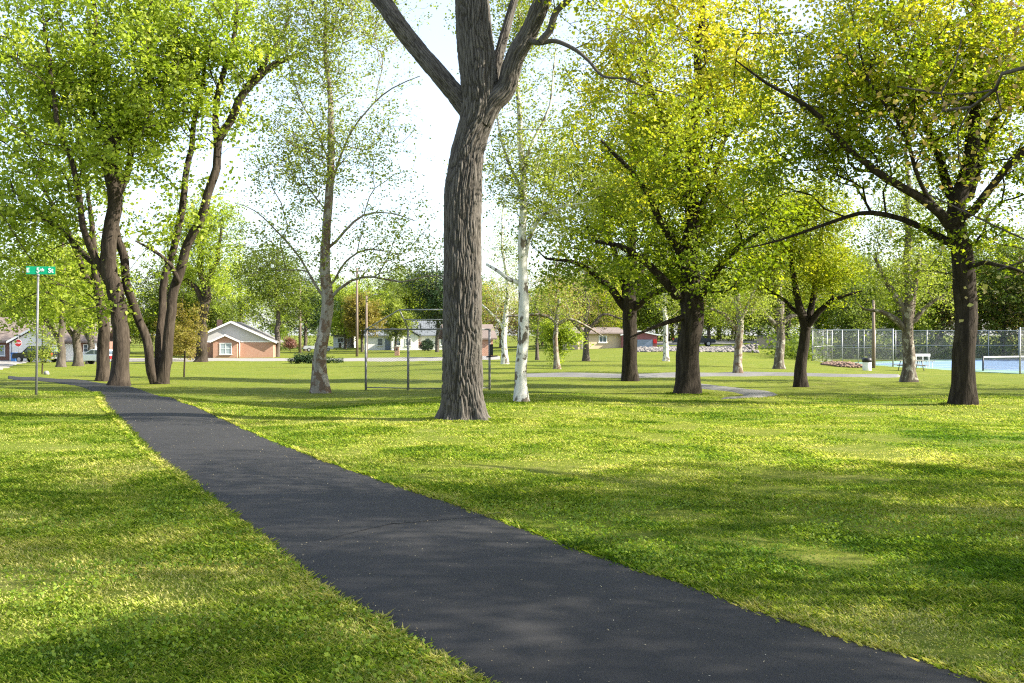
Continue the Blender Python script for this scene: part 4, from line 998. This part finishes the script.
def mesh_wire(name, col, cell, wire):
    """woven diamond wire: the holes are open"""
    m, n, out = new_mat(name)
    t = n.nodes.new('ShaderNodeTexCoord'); sp = n.nodes.new('ShaderNodeSeparateXYZ'); n.links.new(t.outputs['Object'], sp.inputs[0])
    h = math_n(n, 'ADD', sp.outputs[0], sp.outputs[1])
    def strand(e):
        fr = math_n(n, 'FRACT', math_n(n, 'DIVIDE', e, cell)); return math_n(n, 'LESS_THAN', fr, wire / cell)
    k = math_n(n, 'MAXIMUM', strand(math_n(n, 'ADD', h, sp.outputs[2])), strand(math_n(n, 'SUBTRACT', h, sp.outputs[2])))
    p = n.nodes.new('ShaderNodeBsdfPrincipled'); p.inputs['Base Color'].default_value = rgba(col); p.inputs['Roughness'].default_value = .5; p.inputs['Metallic'].default_value = .3
    tr = n.nodes.new('ShaderNodeBsdfTransparent'); x = n.nodes.new('ShaderNodeMixShader')
    n.links.new(k, x.inputs[0]); n.links.new(tr.outputs[0], x.inputs[1]); n.links.new(p.outputs[0], x.inputs[2]); n.links.new(x.outputs[0], out.inputs[0])
    return m
M['chain_link'] = mesh_wire('chain_link', (.24, .25, .26), .075, .0070)
M['chain_link_old'] = mesh_wire('chain_link_old', (.14, .145, .15), .075, .0045)
M['net'] = mesh_wire('tennis_netting', (.02, .022, .02), .05, .010)

# ------------------------------------------------------------------ house kit (local: x along the front, front face towards -y)
def hthing(name, label, cat, b, rz, d0):
    t = thing(name, label, cat, b, rz); k = b.y / d0; t.scale = (k, k, k); return t
def window(parent, x, z, w, h, y=0.0, cols=2, rows=2, fm='white', gm='glass', sill=True):
    f = MB(); t = .09
    f.box((x, y - .03, z + h / 2), (w + .12, .10, t)).box((x, y - .03, z - h / 2), (w + .12, .10, t))
    f.box((x - w / 2, y - .03, z), (t, .10, h - t)).box((x + w / 2, y - .03, z), (t, .10, h - t))
    for c in range(1, cols): f.box((x - w / 2 + w * c / cols, y - .025, z), (.06, .06, h - t))
    for r in range(1, rows): f.box((x, y - .022, z - h / 2 + h * r / rows), (w - t, .05, .04))
    o = f.build('window', M[fm], parent)
    MB().box((x, y - .004, z), (w, .02, h)).build('pane', M[gm], o)
    if sill: MB().box((x, y - .08, z - h / 2 - .08), (w + .26, .16, .06)).build('sill', M[fm], o)
    return o
def gable_roof(parent, x0, x1, y0, y1, h, rise, axis, mat, th=.2, name='roof'):
    m_ = MB()
    if axis == 'x': a, b_, e0, e1 = y0, y1, x0, x1
    else: a, b_, e0, e1 = x0, x1, y0, y1
    c = (a + b_) / 2
    for p in ([(a, h), (c, h + rise), (c, h + rise + th), (a, h + th)], [(c, h + rise), (b_, h), (b_, h + th), (c, h + rise + th)]):
        m_.prism(p, axis, e0, e1)
    return m_.build(name, mat, parent)
def rake(parent, x0, x1, h, rise, y, mat, th=.22):
    m_ = MB(); c = (x0 + x1) / 2
    for p in ([(x0, h - .05), (c, h + rise - .05), (c, h + rise + th), (x0, h + th)], [(c, h + rise - .05), (x1, h - .05), (x1, h + th), (c, h + rise + th)]):
        m_.prism(p, 'y', y - .04, y + .03)
    return m_.build('rake_board', mat, parent)
def hip_roof(parent, x0, x1, y0, y1, h, rise, rx0, rx1, mat):
    bm = bmesh.new(); ym = (y0 + y1) / 2
    for p in ((x0, y0, h), (x1, y0, h), (x1, y1, h), (x0, y1, h), (x0, y0, h + .16), (x1, y0, h + .16), (x1, y1, h + .16), (x0, y1, h + .16), (rx0, ym, h + rise), (rx1, ym, h + rise)): bm.verts.new(p)
    bmesh.ops.convex_hull(bm, input=bm.verts)
    me = bpy.data.meshes.new('roof'); bm.to_mesh(me); bm.free(); return link('roof', me, mat, parent)

# brick house with the bay
b = settle(231, 357.6, 150)
t = hthing('brick_house', 'red brick house with pale grey gable and a small gabled bay with white double window', 'house', b, R(9), 150)
MB().prism([(-6.2, 0), (6.2, 0), (6.2, 14), (-6.2, 14)], 'z', -.3, 2.4).build('wall', M['brick'], t)
MB().prism([(-6.2, 2.4), (6.2, 2.4), (0, 5.3)], 'y', .02, 13.9).build('gable', M['grey_siding'], t)
gable_roof(t, -6.75, 6.75, -.5, 14.4, 2.2, 3.1, 'y', M['roof_grey']); rake(t, -6.75, 6.75, 2.16, 3.1, -.52, M['white'], .24)
MB().prism([(-2.45, 0), (1.05, 0), (1.05, 2.42), (-.7, 3.25), (-2.45, 2.42)], 'y', -1.3, .15).build('bay', M['brick'], t)
gable_roof(t, -2.85, 1.45, -1.6, 3.0, 2.36, 1.0, 'y', M['roof_grey'], .14, 'bay_roof'); rake(t, -2.85, 1.45, 2.3, 1.0, -1.62, M['white'], .2)
window(t, -.62, 1.35, 1.65, 1.65, -1.3, 2, 2, 'white', 'blind')
MB().box((0, -.03, 2.38), (12.4, .05, .14)).build('frieze_board', M['white'], t); MB().bar((1.25, -.08, 0), (1.25, -.08, 2.4), .06).build('downspout', M['white'], t)
MB().box((-4.4, -.03, 1.05), (1.0, .08, 2.1)).build('door', M['bluegrey'], t); MB().box((-2.5, 6.6, 5.0), (.8, .6, 1.6)).build('chimney', M['brick'], t)

# low house with the garage wing
b = settle(20, 361, 118)
t = hthing('brick_house', 'long low dark brick house with brown roof and white garage wing behind the stop sign', 'house', b, R(4), 118)
MB().prism([(-14, 0), (9.3, 0), (9.3, 9), (-14, 9)], 'z', -.5, 2.25).build('wall', M['brick_dark'], t)
gable_roof(t, -14.6, 9.9, -.7, 9.7, 2.15, 2.9, 'x', M['roof_brown'])
MB().prism([(-14, 2.25), (9.3, 2.25), (9.3, 2.3), (-14, 2.3)], 'y', -.66, -.6).build('fascia', M['white'], t)
MB().prism([(.6, -.5), (4.9, -.5), (4.9, 2.3), (2.75, 3.55), (.6, 2.3)], 'y', -3.6, .3).build('garage_wing', M['siding'], t)
gable_roof(t, .1, 5.4, -3.9, 3.5, 2.2, 1.5, 'y', M['roof_brown'], .15, 'wing_roof'); rake(t, .1, 5.4, 2.16, 1.5, -3.92, M['white'], .2)
MB().box((6.0, -.04, 1.0), (1.7, .1, 2.1)).build('garage_door', M['white'], t)
MB().box((7.7, -.04, .5), (.9, .1, 1.1)).build('panel', M['white'], t)
window(t, -2.2, 1.25, .95, 1.2, 0, 1, 2, 'white', 'blind'); window(t, -6.2, 1.25, 1.4, 1.2, 0, 2, 2, 'white', 'blind'); window(t, 7.6, 1.5, .5, .9, 0, 1, 2)
for x in (-.85, 8.9): MB().box((x, -.5, 1.0), (.2, .2, 2.3)).build('porch_post', M['white'], t)

# long white house, little cottage
b = settle(403, 350, 188)
t = hthing('white_house', 'long white house with slate grey roof beyond the street and utility poles', 'house', b, R(8), 188)
MB().prism([(-7.2, 0), (11.5, 0), (11.5, 9), (-7.2, 9)], 'z', -.4, 2.7).build('wall', M['white'], t)
gable_roof(t, -7.8, 12.1, -.6, 9.6, 2.6, 2.8, 'x', M['roof_blue'])
MB().prism([(-2.2, -.4), (2.8, -.4), (2.8, 2.6), (.3, 4.1), (-2.2, 2.6)], 'y', -2.4, .3).build('wing', M['white'], t)
gable_roof(t, -2.8, 3.4, -2.8, 4, 2.5, 1.75, 'y', M['roof_blue'], .16, 'wing_roof')
for x, y in ((-4.3, 0), (-1.0, -2.4), (.9, -2.4), (4.6, 0), (7.6, 0)): window(t, x, 1.5, .95, 1.35, y, 1, 2)
MB().box((-2.9, -.05, 1.05), (.9, .1, 2.1)).build('door', M['bluegrey'], t)
b = settle(343, 347.6, 205)
t = hthing('white_cottage', 'small white cottage peeping out right of the crooked sycamore trunk', 'house', b, R(2), 205)
MB().prism([(-2.0, 0), (2.2, 0), (2.2, 6), (-2.0, 6)], 'z', -.3, 2.4).build('wall', M['white'], t)
gable_roof(t, -2.4, 2.6, -.5, 6.5, 2.3, 1.4, 'x', M['roof_grey']); window(t, -.5, 1.5, 1.2, .9, 0, 2, 1); MB().box((1.3, -.04, 1.0), (.8, .1, 2.0)).build('door', M['grey_wood'], t)

# buildings on the far right side
b = settle(602, 348.5, 128)
t = hthing('tan_building', 'long low tan building behind the bare twiggy tree', 'building', b, R(12), 128)
MB().prism([(-3.2, 0), (3.0, 0), (3.0, 8), (-3.2, 8)], 'z', -.4, 1.9).build('wall', M['tan'], t)
gable_roof(t, -3.7, 3.5, -.5, 8.5, 1.85, .7, 'x', M['roof_brown']); window(t, .1, 1.2, 1.0, .8, 0, 2, 1); MB().box((-2.3, -.04, .9), (.9, .08, 1.8)).build('door', M['grey_wood'], t)
b = settle(640, 347.3, 140)
t = hthing('red_shed', 'maroon gabled metal shed with white roof edge and blue grey door beside the dark oak', 'shed', b, R(-2), 140)
MB().prism([(-2.6, -.3), (2.4, -.3), (2.4, 1.75), (-.1, 2.3), (-2.6, 1.75)], 'y', 0, 6).build('wall', M['maroon'], t)
gable_roof(t, -2.75, 2.55, -.25, 6.3, 1.7, .55, 'y', M['roof_blue'], .12); rake(t, -2.75, 2.55, 1.7, .55, -.27, M['white'], .14)
MB().box((.6, -.04, .55), (2.3, .08, 1.1)).build('door', M['bluegrey'], t); MB().box((2.1, -.05, .85), (.45, .10, .55)).build('hatch', M['red_lens'], t)
b = settle(768, 348, 122)
t = hthing('block_shed', 'low tan block shed at the end of the gravel bank', 'shed', b, R(-10), 122)
MB().prism([(-1.1, 0), (1.9, 0), (1.9, 3), (-1.1, 3)], 'z', -.4, 1.4).build('wall', M['block'], t)
MB().prism([(-1.3, -.2), (2.1, -.2), (2.1, 3.2), (-1.3, 3.2)], 'z', 1.4, 1.52).build('roof', M['roof_grey'], t); MB().box((1.0, -.03, .65), (.8, .06, 1.3)).build('door', M['grey_wood'], t)
b = settle(483, 356.5, 128)
t = hthing('brick_house', 'reddish brick house mostly hidden behind the massive furrowed trunk', 'house', b, R(10), 128)
MB().prism([(-4.5, 0), (1.3, 0), (1.3, 7), (-4.5, 7)], 'z', -.3, 2.3).build('wall', M['brick'], t); gable_roof(t, -5, 1.8, -.5, 7.5, 2.2, 1.8, 'x', M['roof_brown']); window(t, -1.0, 1.3, .9, 1.3, 0, 1, 2)

# ------------------------------------------------------------------ vehicles (local: x forwards)
def car(name, label, cat, b, rz, paint, kind):
    t = thing(name, label, cat, b, rz)
    if kind == 'pickup':
        L, Wd = 5.4, 1.85
        low = [(-2.7, .45), (-2.68, 1.02), (-.65, 1.04), (-.6, 1.05), (1.25, 1.05), (2.55, .92), (2.68, .72), (2.66, .42)]
        top = [(-.62, 1.05), (-.42, 1.72), (.55, 1.74), (1.25, 1.06)]; ax = (-1.65, 1.75); side = [((-.45, 1.12), (-.33, 1.62), (.1, 1.64), (.1, 1.12)), ((.18, 1.12), (.18, 1.64), (.5, 1.64), (.98, 1.12))]
    elif kind == 'suv':
        L, Wd = 4.9, 1.9
        low = [(-2.4, .45), (-2.42, 1.0), (-2.38, 1.1), (1.15, 1.1), (2.3, .98), (2.44, .75), (2.42, .42)]
        top = [(-2.36, 1.1), (-2.12, 1.74), (.1, 1.80), (.55, 1.74), (1.25, 1.1)]; ax = (-1.5, 1.5); side = [((-2.1, 1.16), (-1.95, 1.64), (-1.2, 1.68), (-1.2, 1.16)), ((-1.1, 1.16), (-1.1, 1.68), (-.25, 1.70), (-.25, 1.16)), ((-.15, 1.16), (-.15, 1.70), (.4, 1.66), (.95, 1.16))]
    else:
        L, Wd = 4.5, 1.75
        low = [(-2.2, .38), (-2.25, .82), (-2.1, .95), (1.0, .93), (2.05, .78), (2.22, .6), (2.2, .35)]
        top = [(-1.75, .95), (-1.05, 1.40), (.05, 1.42), (1.0, .94)]; ax = (-1.35, 1.38); side = [((-1.45, .99), (-.98, 1.33), (-.4, 1.35), (-.4, .99)), ((-.32, .99), (-.32, 1.35), (0, 1.35), (.72, .99))]
    MB().prism(low, 'y', -Wd / 2, Wd / 2).prism(top, 'y', -Wd / 2 + .12, Wd / 2 - .12).build('body', paint, t, .05)
    for s_ in (-1, 1):
        for q in side: MB().prism(list(q), 'y', s_ * (Wd / 2 - .12) - .012, s_ * (Wd / 2 - .12) + .012).build('side_window', M['glass'], t)
    a_, b2 = top[-2], top[-1]; g2 = MB(); w2 = Wd / 2 - .2
    g2.face([(a_[0] + .06, -w2, a_[1] - .05), (b2[0] + .01, -w2, b2[1] + .06), (b2[0] + .01, w2, b2[1] + .06), (a_[0] + .06, w2, a_[1] - .05)]); g2.build('windscreen', M['glass'], t)
    a_, b2 = top[1], top[0]; g2 = MB(); g2.face([(a_[0] - .05, -w2, a_[1] - .06), (b2[0] - .03, -w2, b2[1] + .06), (b2[0] - .03, w2, b2[1] + .06), (a_[0] - .05, w2, a_[1] - .06)]); g2.build('rear_window', M['glass'], t)
    for x in ax:
        for s_ in (-1, 1):
            y = s_ * (Wd / 2 - .10)
            w_ = MB().bar((x, y - .11, .34), (x, y + .12, .34), .345, 20).build('wheel', M['rubber'], t)
            MB().bar((x, y + s_ * .05, .34), (x, y + s_ * .135, .34), .21, 14).build('rim', M['galv'], w_)
    for s_ in (-1, 1):
        MB().box((low[-2][0] - .02, s_ * (Wd / 2 - .28), low[-2][1] + .02), (.10, .36, .16)).build('headlight', M['lamp_lens'], t)
        MB().box((low[1][0] + .02, s_ * (Wd / 2 - .14), low[1][1] - .12), (.10, .24, .30)).build('tail_light', M['red_lens'], t)
    MB().box((low[0][0] + .02, 0, low[0][1] + .06), (.14, Wd - .1, .18)).build('bumper', M['galv_dull'], t)
    return t
b = settle(694, 346, 126); car('pickup_truck', 'dark navy pickup parked along the lot, half behind the scarred oak', 'truck', b, R(-4), M['navy'], 'pickup')
b = settle(37, 362.2, 108); car('suv', 'black suv with red tail lights parked by the garage wing near the stop sign', 'car', b, R(168), M['black_car'], 'suv')
b = settle(97, 364.5, 92); car('parked_car', 'white car almost hidden behind the thick snapped cottonwood', 'car', b, R(160), M['white_car'], 'sedan')
b = settle(318, 351.5, 165); car('pickup_truck', 'silver pickup peeping out left of the crooked sycamore trunk', 'truck', b, R(15), M['silver'], 'pickup')

# ------------------------------------------------------------------ signs and poles
def text(body, size, mat, parent, loc, rot, ext=.003, sx=1.0):
    c = bpy.data.curves.new('lettering', 'FONT'); c.body = body; c.size = size; c.extrude = ext; c.align_x = 'CENTER'; c.align_y = 'CENTER'; c.offset = size * .012
    o = bpy.data.objects.new('lettering', c); COL.objects.link(o); bpy.context.view_layer.update(); me = bpy.data.meshes.new_from_object(o); bpy.data.objects.remove(o); o = link('lettering', me, None); me.materials.clear(); me.materials.append(mat); o.parent = parent; o.location = loc; o.rotation_euler = rot; o.scale.x = sx; return o
b = settle(36, 395, 25.5); D = b.y
t = thing('street_name_sign', 'green street name sign on a tall thin steel post beside the path', 'street sign', b, R(6))
top = (395 - 276) / F * D
MB().bar((0, 0, -.3), (.055, 0, top), .032, 12, .028).bar((.055, 0, top), (.057, 0, top + .05), .04, 12).build('post', M['galv_dull'], t)
MB().box((.12, 0, top + .155), (.76, .012, .215)).build('sign_blade', M['green_sign'], t, .004)
MB().box((.056, 0, top + .04), (.05, .03, .06)).build('bracket', M['galv'], t)
for bd, x, z, s_ in (('E', -.205, 0, .17), ('5', .055, 0, .19), ('th', .165, .015, .125), ('St', .385, -.005, .18)):
    text(bd, s_, M['sign_white'], t, (x, -.012, top + .155 + z), (R(90), 0, 0), .003, .95)
b = settle(18.5, 362.5, 104); D = b.y
t = thing('stop_sign', 'red octagonal stop sign with street blades on top, before the low brick house', 'stop sign', b)
s_ = D / F
MB().bar((0, 0, -.3), (0, 0, 27 * s_), .035, 10).build('post', M['galv_dull'], t)
zc = 19.5 * s_; ro = .42
MB().prism([(ro * math.cos(R(22.5 + 45 * k)), zc + ro * math.sin(R(22.5 + 45 * k))) for k in range(8)], 'y', -.06, -.045).build('border', M['sign_white'], t)
MB().prism([(.93 * ro * math.cos(R(22.5 + 45 * k)), zc + .93 * ro * math.sin(R(22.5 + 45 * k))) for k in range(8)], 'y', -.066, -.060).build('octagon', M['sign_red'], t)
text('STOP', .27, M['sign_white'], t, (0, -.070, zc), (R(90), 0, 0), .003)
MB().box((0, 0, 27 * s_), (.65, .02, .14)).build('name_blade', M['galv_dull'], t); MB().box((0, 0, 27 * s_ + .15), (.02, .6, .14)).build('name_blade', M['galv_dull'], t)

def upole(px, py, d, top_py, lab, arm=True, w=2.0, wire=None):
    b = settle(px, py, d); D = b.y; h = (py - top_py) / F * D
    t = thing('utility_pole', lab, 'pole', b)
    MB().bar((0, 0, -.4), (0, 0, h), w / F * D, 12, w * .7 / F * D).build('post', M['pole_wood'], t)
    if arm:
        MB().box((0, -.12, h - .5), (2.2, .1, .12)).build('crossarm', M['grey_wood'], t)
        for x in (-.95, -.4, .4, .95): MB().lathe([(.03, 0), (.06, .04), (.03, .1), (.05, .14), (.01, .18)], 10, (x, -.12, h - .44)).build('insulator', M['galv_dull'], t)
    return b, h, t
upole(300, 353, 165, 278, 'utility pole with crossarm between the brick house and the crooked sycamore', True, 1.5)
b_, h_, t = upole(357, 356.5, 140, 268, 'brown utility pole, darker of the pair beside the backstop', True, 1.4)
b_, h_, t = upole(366.5, 359.5, 126, 296, 'shorter grey utility pole with a lamp arm, right in front of the brown pole', False, 1.3)
MB().bar((0, 0, h_ - .4), (1.0, -.3, h_ + .2), .04).build('lamp_arm', M['galv_dull'], t); MB().box((1.2, -.35, h_ + .2), (.55, .2, .12)).build('lamp_head', M['galv'], t)
upole(873.5, 368, 80, 300, 'bare wooden pole standing between the rubbish bin and court fence', False, 1.9)

# ------------------------------------------------------------------ backstop
b = settle(385, 391, 38); D = b.y; k = D / F
t = thing('backstop', 'chain link baseball backstop with slanted overhang beside the furrowed trunk', 'backstop', b)
X = lambda px: (px - 385) * k
Z = lambda py: (391 - py) * k
pA, pB, pC, pD = X(363.5), X(408.5), X(449), X(489.5); yA, yB, yD = .6, -.1, .1
zt, zp = Z(329.5), Z(310.5); ov = -.9
for x, y in ((pA, yA), (pB, yB), (pC, yB), (pD, yD)):
    MB().bar((x, y, -.3), (x, y, zt), .045, 10).build('post', M['galv_dull'], t)
oh = (X(402), ov, zp)
MB().bar((pA, yA, zt), (pB, yB, zt), .03).bar((pB, yB, zt), (pD, yD, zt), .03).bar((pA, yA, .10), (pB, yB, .10), .02).bar((pB, yB, .10), (pD, yD, .10), .02).build('rail', M['galv_dull'], t)
MB().bar((pA, yA, zt), oh, .024).bar((pB, yB, zt), oh, .03).bar(oh, (pC + .4, ov, zp), .026).bar((pC, yB, zt), (pC + .4, ov, zp), .026).bar(((pB + oh[0]) / 2, (yB + ov) / 2, (zt + zp) / 2), (pC + .2, (yB + ov) / 2, (zt + zp) / 2), .02).build('overhang_frame', M['galv'], t)
MB().face([(pA, yA, .1), (pB, yB, .1), (pB, yB, zt), (pA, yA, zt)]).face([(pB, yB, .1), (pC, yB, .1), (pC, yB, zt), (pB, yB, zt)]).face([(pC, yB, .1), (pD, yD, .1), (pD, yD, zt), (pC, yB, zt)]).face([(pB, yB, zt), (pC, yB, zt), (pC + .4, ov, zp), oh]).build('wire_mesh', M['chain_link_old'], t)
MB().box((pD + .07, yD - .02, Z(350)), (.12, .12, .42)).bar((pD - .12, yD - .05, Z(357)), (pD + .3, yD - .05, Z(356)), .025).build('latch_box', M['black'], t)

# ------------------------------------------------------------------ tennis court
zc = -1.06
def cpt(px, d): return ((px - CX) / F * d, d)
c0, c1, c2, c3 = cpt(812, 93), cpt(1022, 68.5), cpt(1260, 92), cpt(1010, 118)
cc = np.array([c0, c1, c2, c3])
def slab(name, pts, z, mat, th=.25):
    o = MB().prism(pts, 'z', z - th, z).build(name, mat); o['kind'] = 'structure'; return o
slab('court_slab', [c0, c1, c2, c3], zc, M['court_green'])
e1 = np.array(c1) - np.array(c0); e2 = np.array(c3) - np.array(c0)
def uv(u, v): q = np.array(c0) + u * e1 + v * e2 + u * v * (cc[2] - cc[1] - cc[3] + cc[0]); return (q[0], q[1])
slab('court_surface', [uv(.14, .10), uv(.93, .10), uv(.93, .9), uv(.14, .9)], zc + .006, M['court_blue'], .004)
ln = MB()
def line(p, q, w=.06):
    p, q = np.array(uv(*p)), np.array(uv(*q)); t_ = (q - p) / np.linalg.norm(q - p); s_ = np.array([-t_[1], t_[0]]) * w
    ln.face([(*(p - s_), zc + .012), (*(q - s_), zc + .012), (*(q + s_), zc + .012), (*(p + s_), zc + .012)])
for p, q in (((.16, .14), (.91, .14)), ((.16, .86), (.91, .86)), ((.16, .1435), (.16, .8565)), ((.91, .1435), (.91, .8565)), ((.165, .24), (.905, .24)), ((.165, .76), (.905, .76))): line(p, q)
tag(ln.build('court_lines', M['line_white']), kind='structure')
t = thing('tennis_net', 'tennis net with white top tape across the pale court', 'net', (0, 0, zc))
na, nb = P(983, 357, 74), P(1160, 357, 82)
na, nb = (na.x, na.y), (nb.x, nb.y)
for p in (na, nb): MB().bar((*p, 0), (*p, 1.1), .06, 12).build('post', M['black'], t)
MB().face([(*na, .08), (*nb, .08), (*nb, 1.0), (*na, 1.0)]).build('netting', M['net'], t)
dx, dy = nb[0] - na[0], nb[1] - na[1]; nl = math.hypot(dx, dy)
MB().box(((na[0] + nb[0]) / 2, (na[1] + nb[1]) / 2, 1.03), (nl, .03, .09), math.atan2(dy, dx)).build('top_tape', M['line_white'], t)
def fence(label, a, bq, n, h, group=None, mid=True, fine=True):
    L = math.hypot(bq[0] - a[0], bq[1] - a[1]); rz = math.atan2(bq[1] - a[1], bq[0] - a[0])
    t = thing('chain_link_fence', label, 'fence', (a[0], a[1], zc - .02), rz, group)
    for i in range(n + 1): MB().bar((L * i / n, 0, -.2), (L * i / n, 0, h + .05), .045 if 0 < i < n else .055, 10).build('post', M['galv'], t)
    m_ = MB().bar((0, 0, h), (L, 0, h), .035)
    if mid: m_.bar((0, 0, h * .5), (L, 0, h * .5), .03)
    m_.bar((0, 0, .06), (L, 0, .06), .02); m_.build('rail', M['galv'], t)
    MB().face([(0, .045, .05), (L, .045, .05), (L, .045, h), (0, .045, h)]).build('wire_mesh', M['chain_link'], t)
    return t
HF = 3.15
fa = cpt(812.5, 93.5)
fence('tall chain link fence along the near side of the court, behind the rubbish bin', fa, cpt(893, 82), 5, HF)
fence('open fence stretch of the court between the picnic table and net', cpt(1020, 68), cpt(1180, 78), 4, HF)
fence('short chain link end panel at the far corner of the court', fa, cpt(832, 104), 2, HF)
fence('far side chain link fence of the court against the woods', cpt(832, 104), cpt(1250, 112), 14, HF, None, True)

# ------------------------------------------------------------------ things by the court
b = settle(867, 370.5, 79)
t = thing('rubbish_bin', 'white drum rubbish bin with black liner beside the wooden pole', 'bin', b)
MB().lathe([(.29, -.05), (.30, 0), (.31, .28), (.305, .3), (.31, .55), (.30, .62)], 24).build('drum', M['white'], t)
MB().lathe([(.32, .58), (.345, .64), (.34, .76), (.30, .86), (.20, .90), (.19, .84)], 24).build('liner', M['black'], t)
def picnic(label, b, rz):
    t = thing('picnic_table', label, 'picnic table', b, rz)
    MB().box((0, 0, .74), (1.8, .72, .045)).build('table_top', M['grey_wood'], t, .006)
    for s_ in (-1, 1): MB().box((0, s_ * .66, .44), (1.8, .26, .045)).build('bench_seat', M['grey_wood'], t, .006)
    for x in (-.65, .65): MB().bar((x, -.62, .02), (x, -.25, .71), .03).bar((x, .62, .02), (x, .25, .71), .03).bar((x, -.75, .395), (x, .75, .395), .03).build('leg_frame', M['galv_dull'], t)
    return t
picnic('weathered picnic table half hidden behind the dark sided sycamore', settle(911, 371, 72), R(6))
b = P(923, 362, 76); b.z = zc + .006; b = Vector((b.x, 80.5, zc + .012))
t = thing('bench', 'white open backed bench standing on the court beside the sycamore', 'bench', b, R(2))
b.x = (923.5 - CX) / F * 80.5; t.location = b
MB().box((0, .25, 1.02), (1.35, .04, .22)).build('backrest', M['white'], t); MB().box((.12, -.05, .55), (1.45, .32, .05)).build('seat', M['grey_wood'], t)
for x in (-.5, .05, .55): MB().box((x, .22, .46), (.06, .05, .92)).box((x + .12, -.12, .26), (.05, .05, .53)).build('leg', M['white'], t)

def rocks(name, label, mat, n, pts_fn, size, rg, flat=.6):
    V, Fq = [], []
    ico = [(0, 0, 1), (.89, 0, .45), (.28, .85, .45), (-.72, .53, .45), (-.72, -.53, .45), (.28, -.85, .45), (.72, .53, -.45), (-.28, .85, -.45), (-.89, 0, -.45), (-.28, -.85, -.45), (.72, -.53, -.45), (0, 0, -1)]
    fi = np.array([(0, 1, 2), (0, 2, 3), (0, 3, 4), (0, 4, 5), (0, 5, 1), (1, 6, 2), (2, 7, 3), (3, 8, 4), (4, 9, 5), (5, 10, 1), (2, 6, 7), (3, 7, 8), (4, 8, 9), (5, 9, 10), (1, 10, 6), (11, 7, 6), (11, 8, 7), (11, 9, 8), (11, 10, 9), (11, 6, 10)])
    ico = np.array(ico)
    for i in range(n):
        p = pts_fn(); s_ = size * rg.uniform(.5, 1.5); v = ico * rg.uniform(.65, 1.2, (12, 1)) * s_ * np.array([1, rg.uniform(.6, 1), flat]); a = rg.uniform(0, 6.28)
        v = np.c_[v[:, 0] * math.cos(a) - v[:, 1] * math.sin(a), v[:, 0] * math.sin(a) + v[:, 1] * math.cos(a), v[:, 2]]
        V.append(v + p); Fq.append(fi + i * 12)
    o = link(name, raw_mesh(name, np.concatenate(V), np.concatenate(Fq)), mat); tag(o, label, None, None, 'stuff'); return o
rg = np.random.default_rng(8)
def rp():
    while True:
        u, v = rg.uniform(-1, 1, 2)
        if u * u + v * v < 1: break
    px = 843 + u * 22; d = 81 + v * 4.5 - u * 2; x = (px - CX) / F * d
    return np.array([x, d, tz(x, d) + .05 + .25 * (1 - u * u - v * v) * rg.random()])
rocks('rock_bed', 'reddish river rock bed in front of the court fence', M['rock_red'], 420, rp, .16, rg)
def gp():
    px = rg.uniform(628, 758); d = rg.uniform(104, 121); x = (px - CX) / F * d
    return np.array([x, d, tz(x, d) + .05 + (.5 * rg.random() * max(0, (px - 715) / 40) if d > 112 else 0)])
rocks('rubble_bank', 'pale rubble bank below the parking lot', M['rock_pale'], 1500, gp, .22, rg)
b = settle(47, 374.5, 57)
bm = bmesh.new(); bmesh.ops.create_icosphere(bm, subdivisions=3, radius=.15)
for v in bm.verts:
    v.co *= 1 + .35 * mnoise.noise(v.co * 4 + Vector((3, 1, 2))); v.co.z = v.co.z * .8 + .07
me = bpy.data.meshes.new('boulder'); bm.to_mesh(me); bm.free()
o = link('boulder', me, M['boulder'], None, b); tag(o, 'pale boulder on the grass by the tiny sapling', 'boulder')
b = settle(14.5, 362, 107)
t = thing('recycling_bin', 'blue wheeled bin at the corner of the low brick house', 'bin', b)
MB().prism([(-.24, .05), (.24, .05), (.30, 1.0), (-.30, 1.0)], 'y', -.28, .28).build('body', M['blue_bin'], t); MB().box((0, 0, 1.03), (.64, .62, .07)).build('lid', M['blue_bin'], t, .01)
for s_ in (-1, 1): MB().bar((s_ * .2, .24, .1), (s_ * .26, .24, .1), .1, 14).build('wheel', M['rubber'], t)
b = settle(397, 355.6, 140)
t = thing('brick_mailbox', 'brick mailbox pillar at the street edge before the long white house', 'mailbox', b)
MB().box((0, 0, .55), (.62, .55, 1.3)).build('pillar', M['brick'], t); MB().box((0, 0, 1.23), (.74, .66, .08)).build('cap', M['concrete'], t); MB().box((0, -.29, .9), (.24, .06, .26)).build('door', M['black'], t)
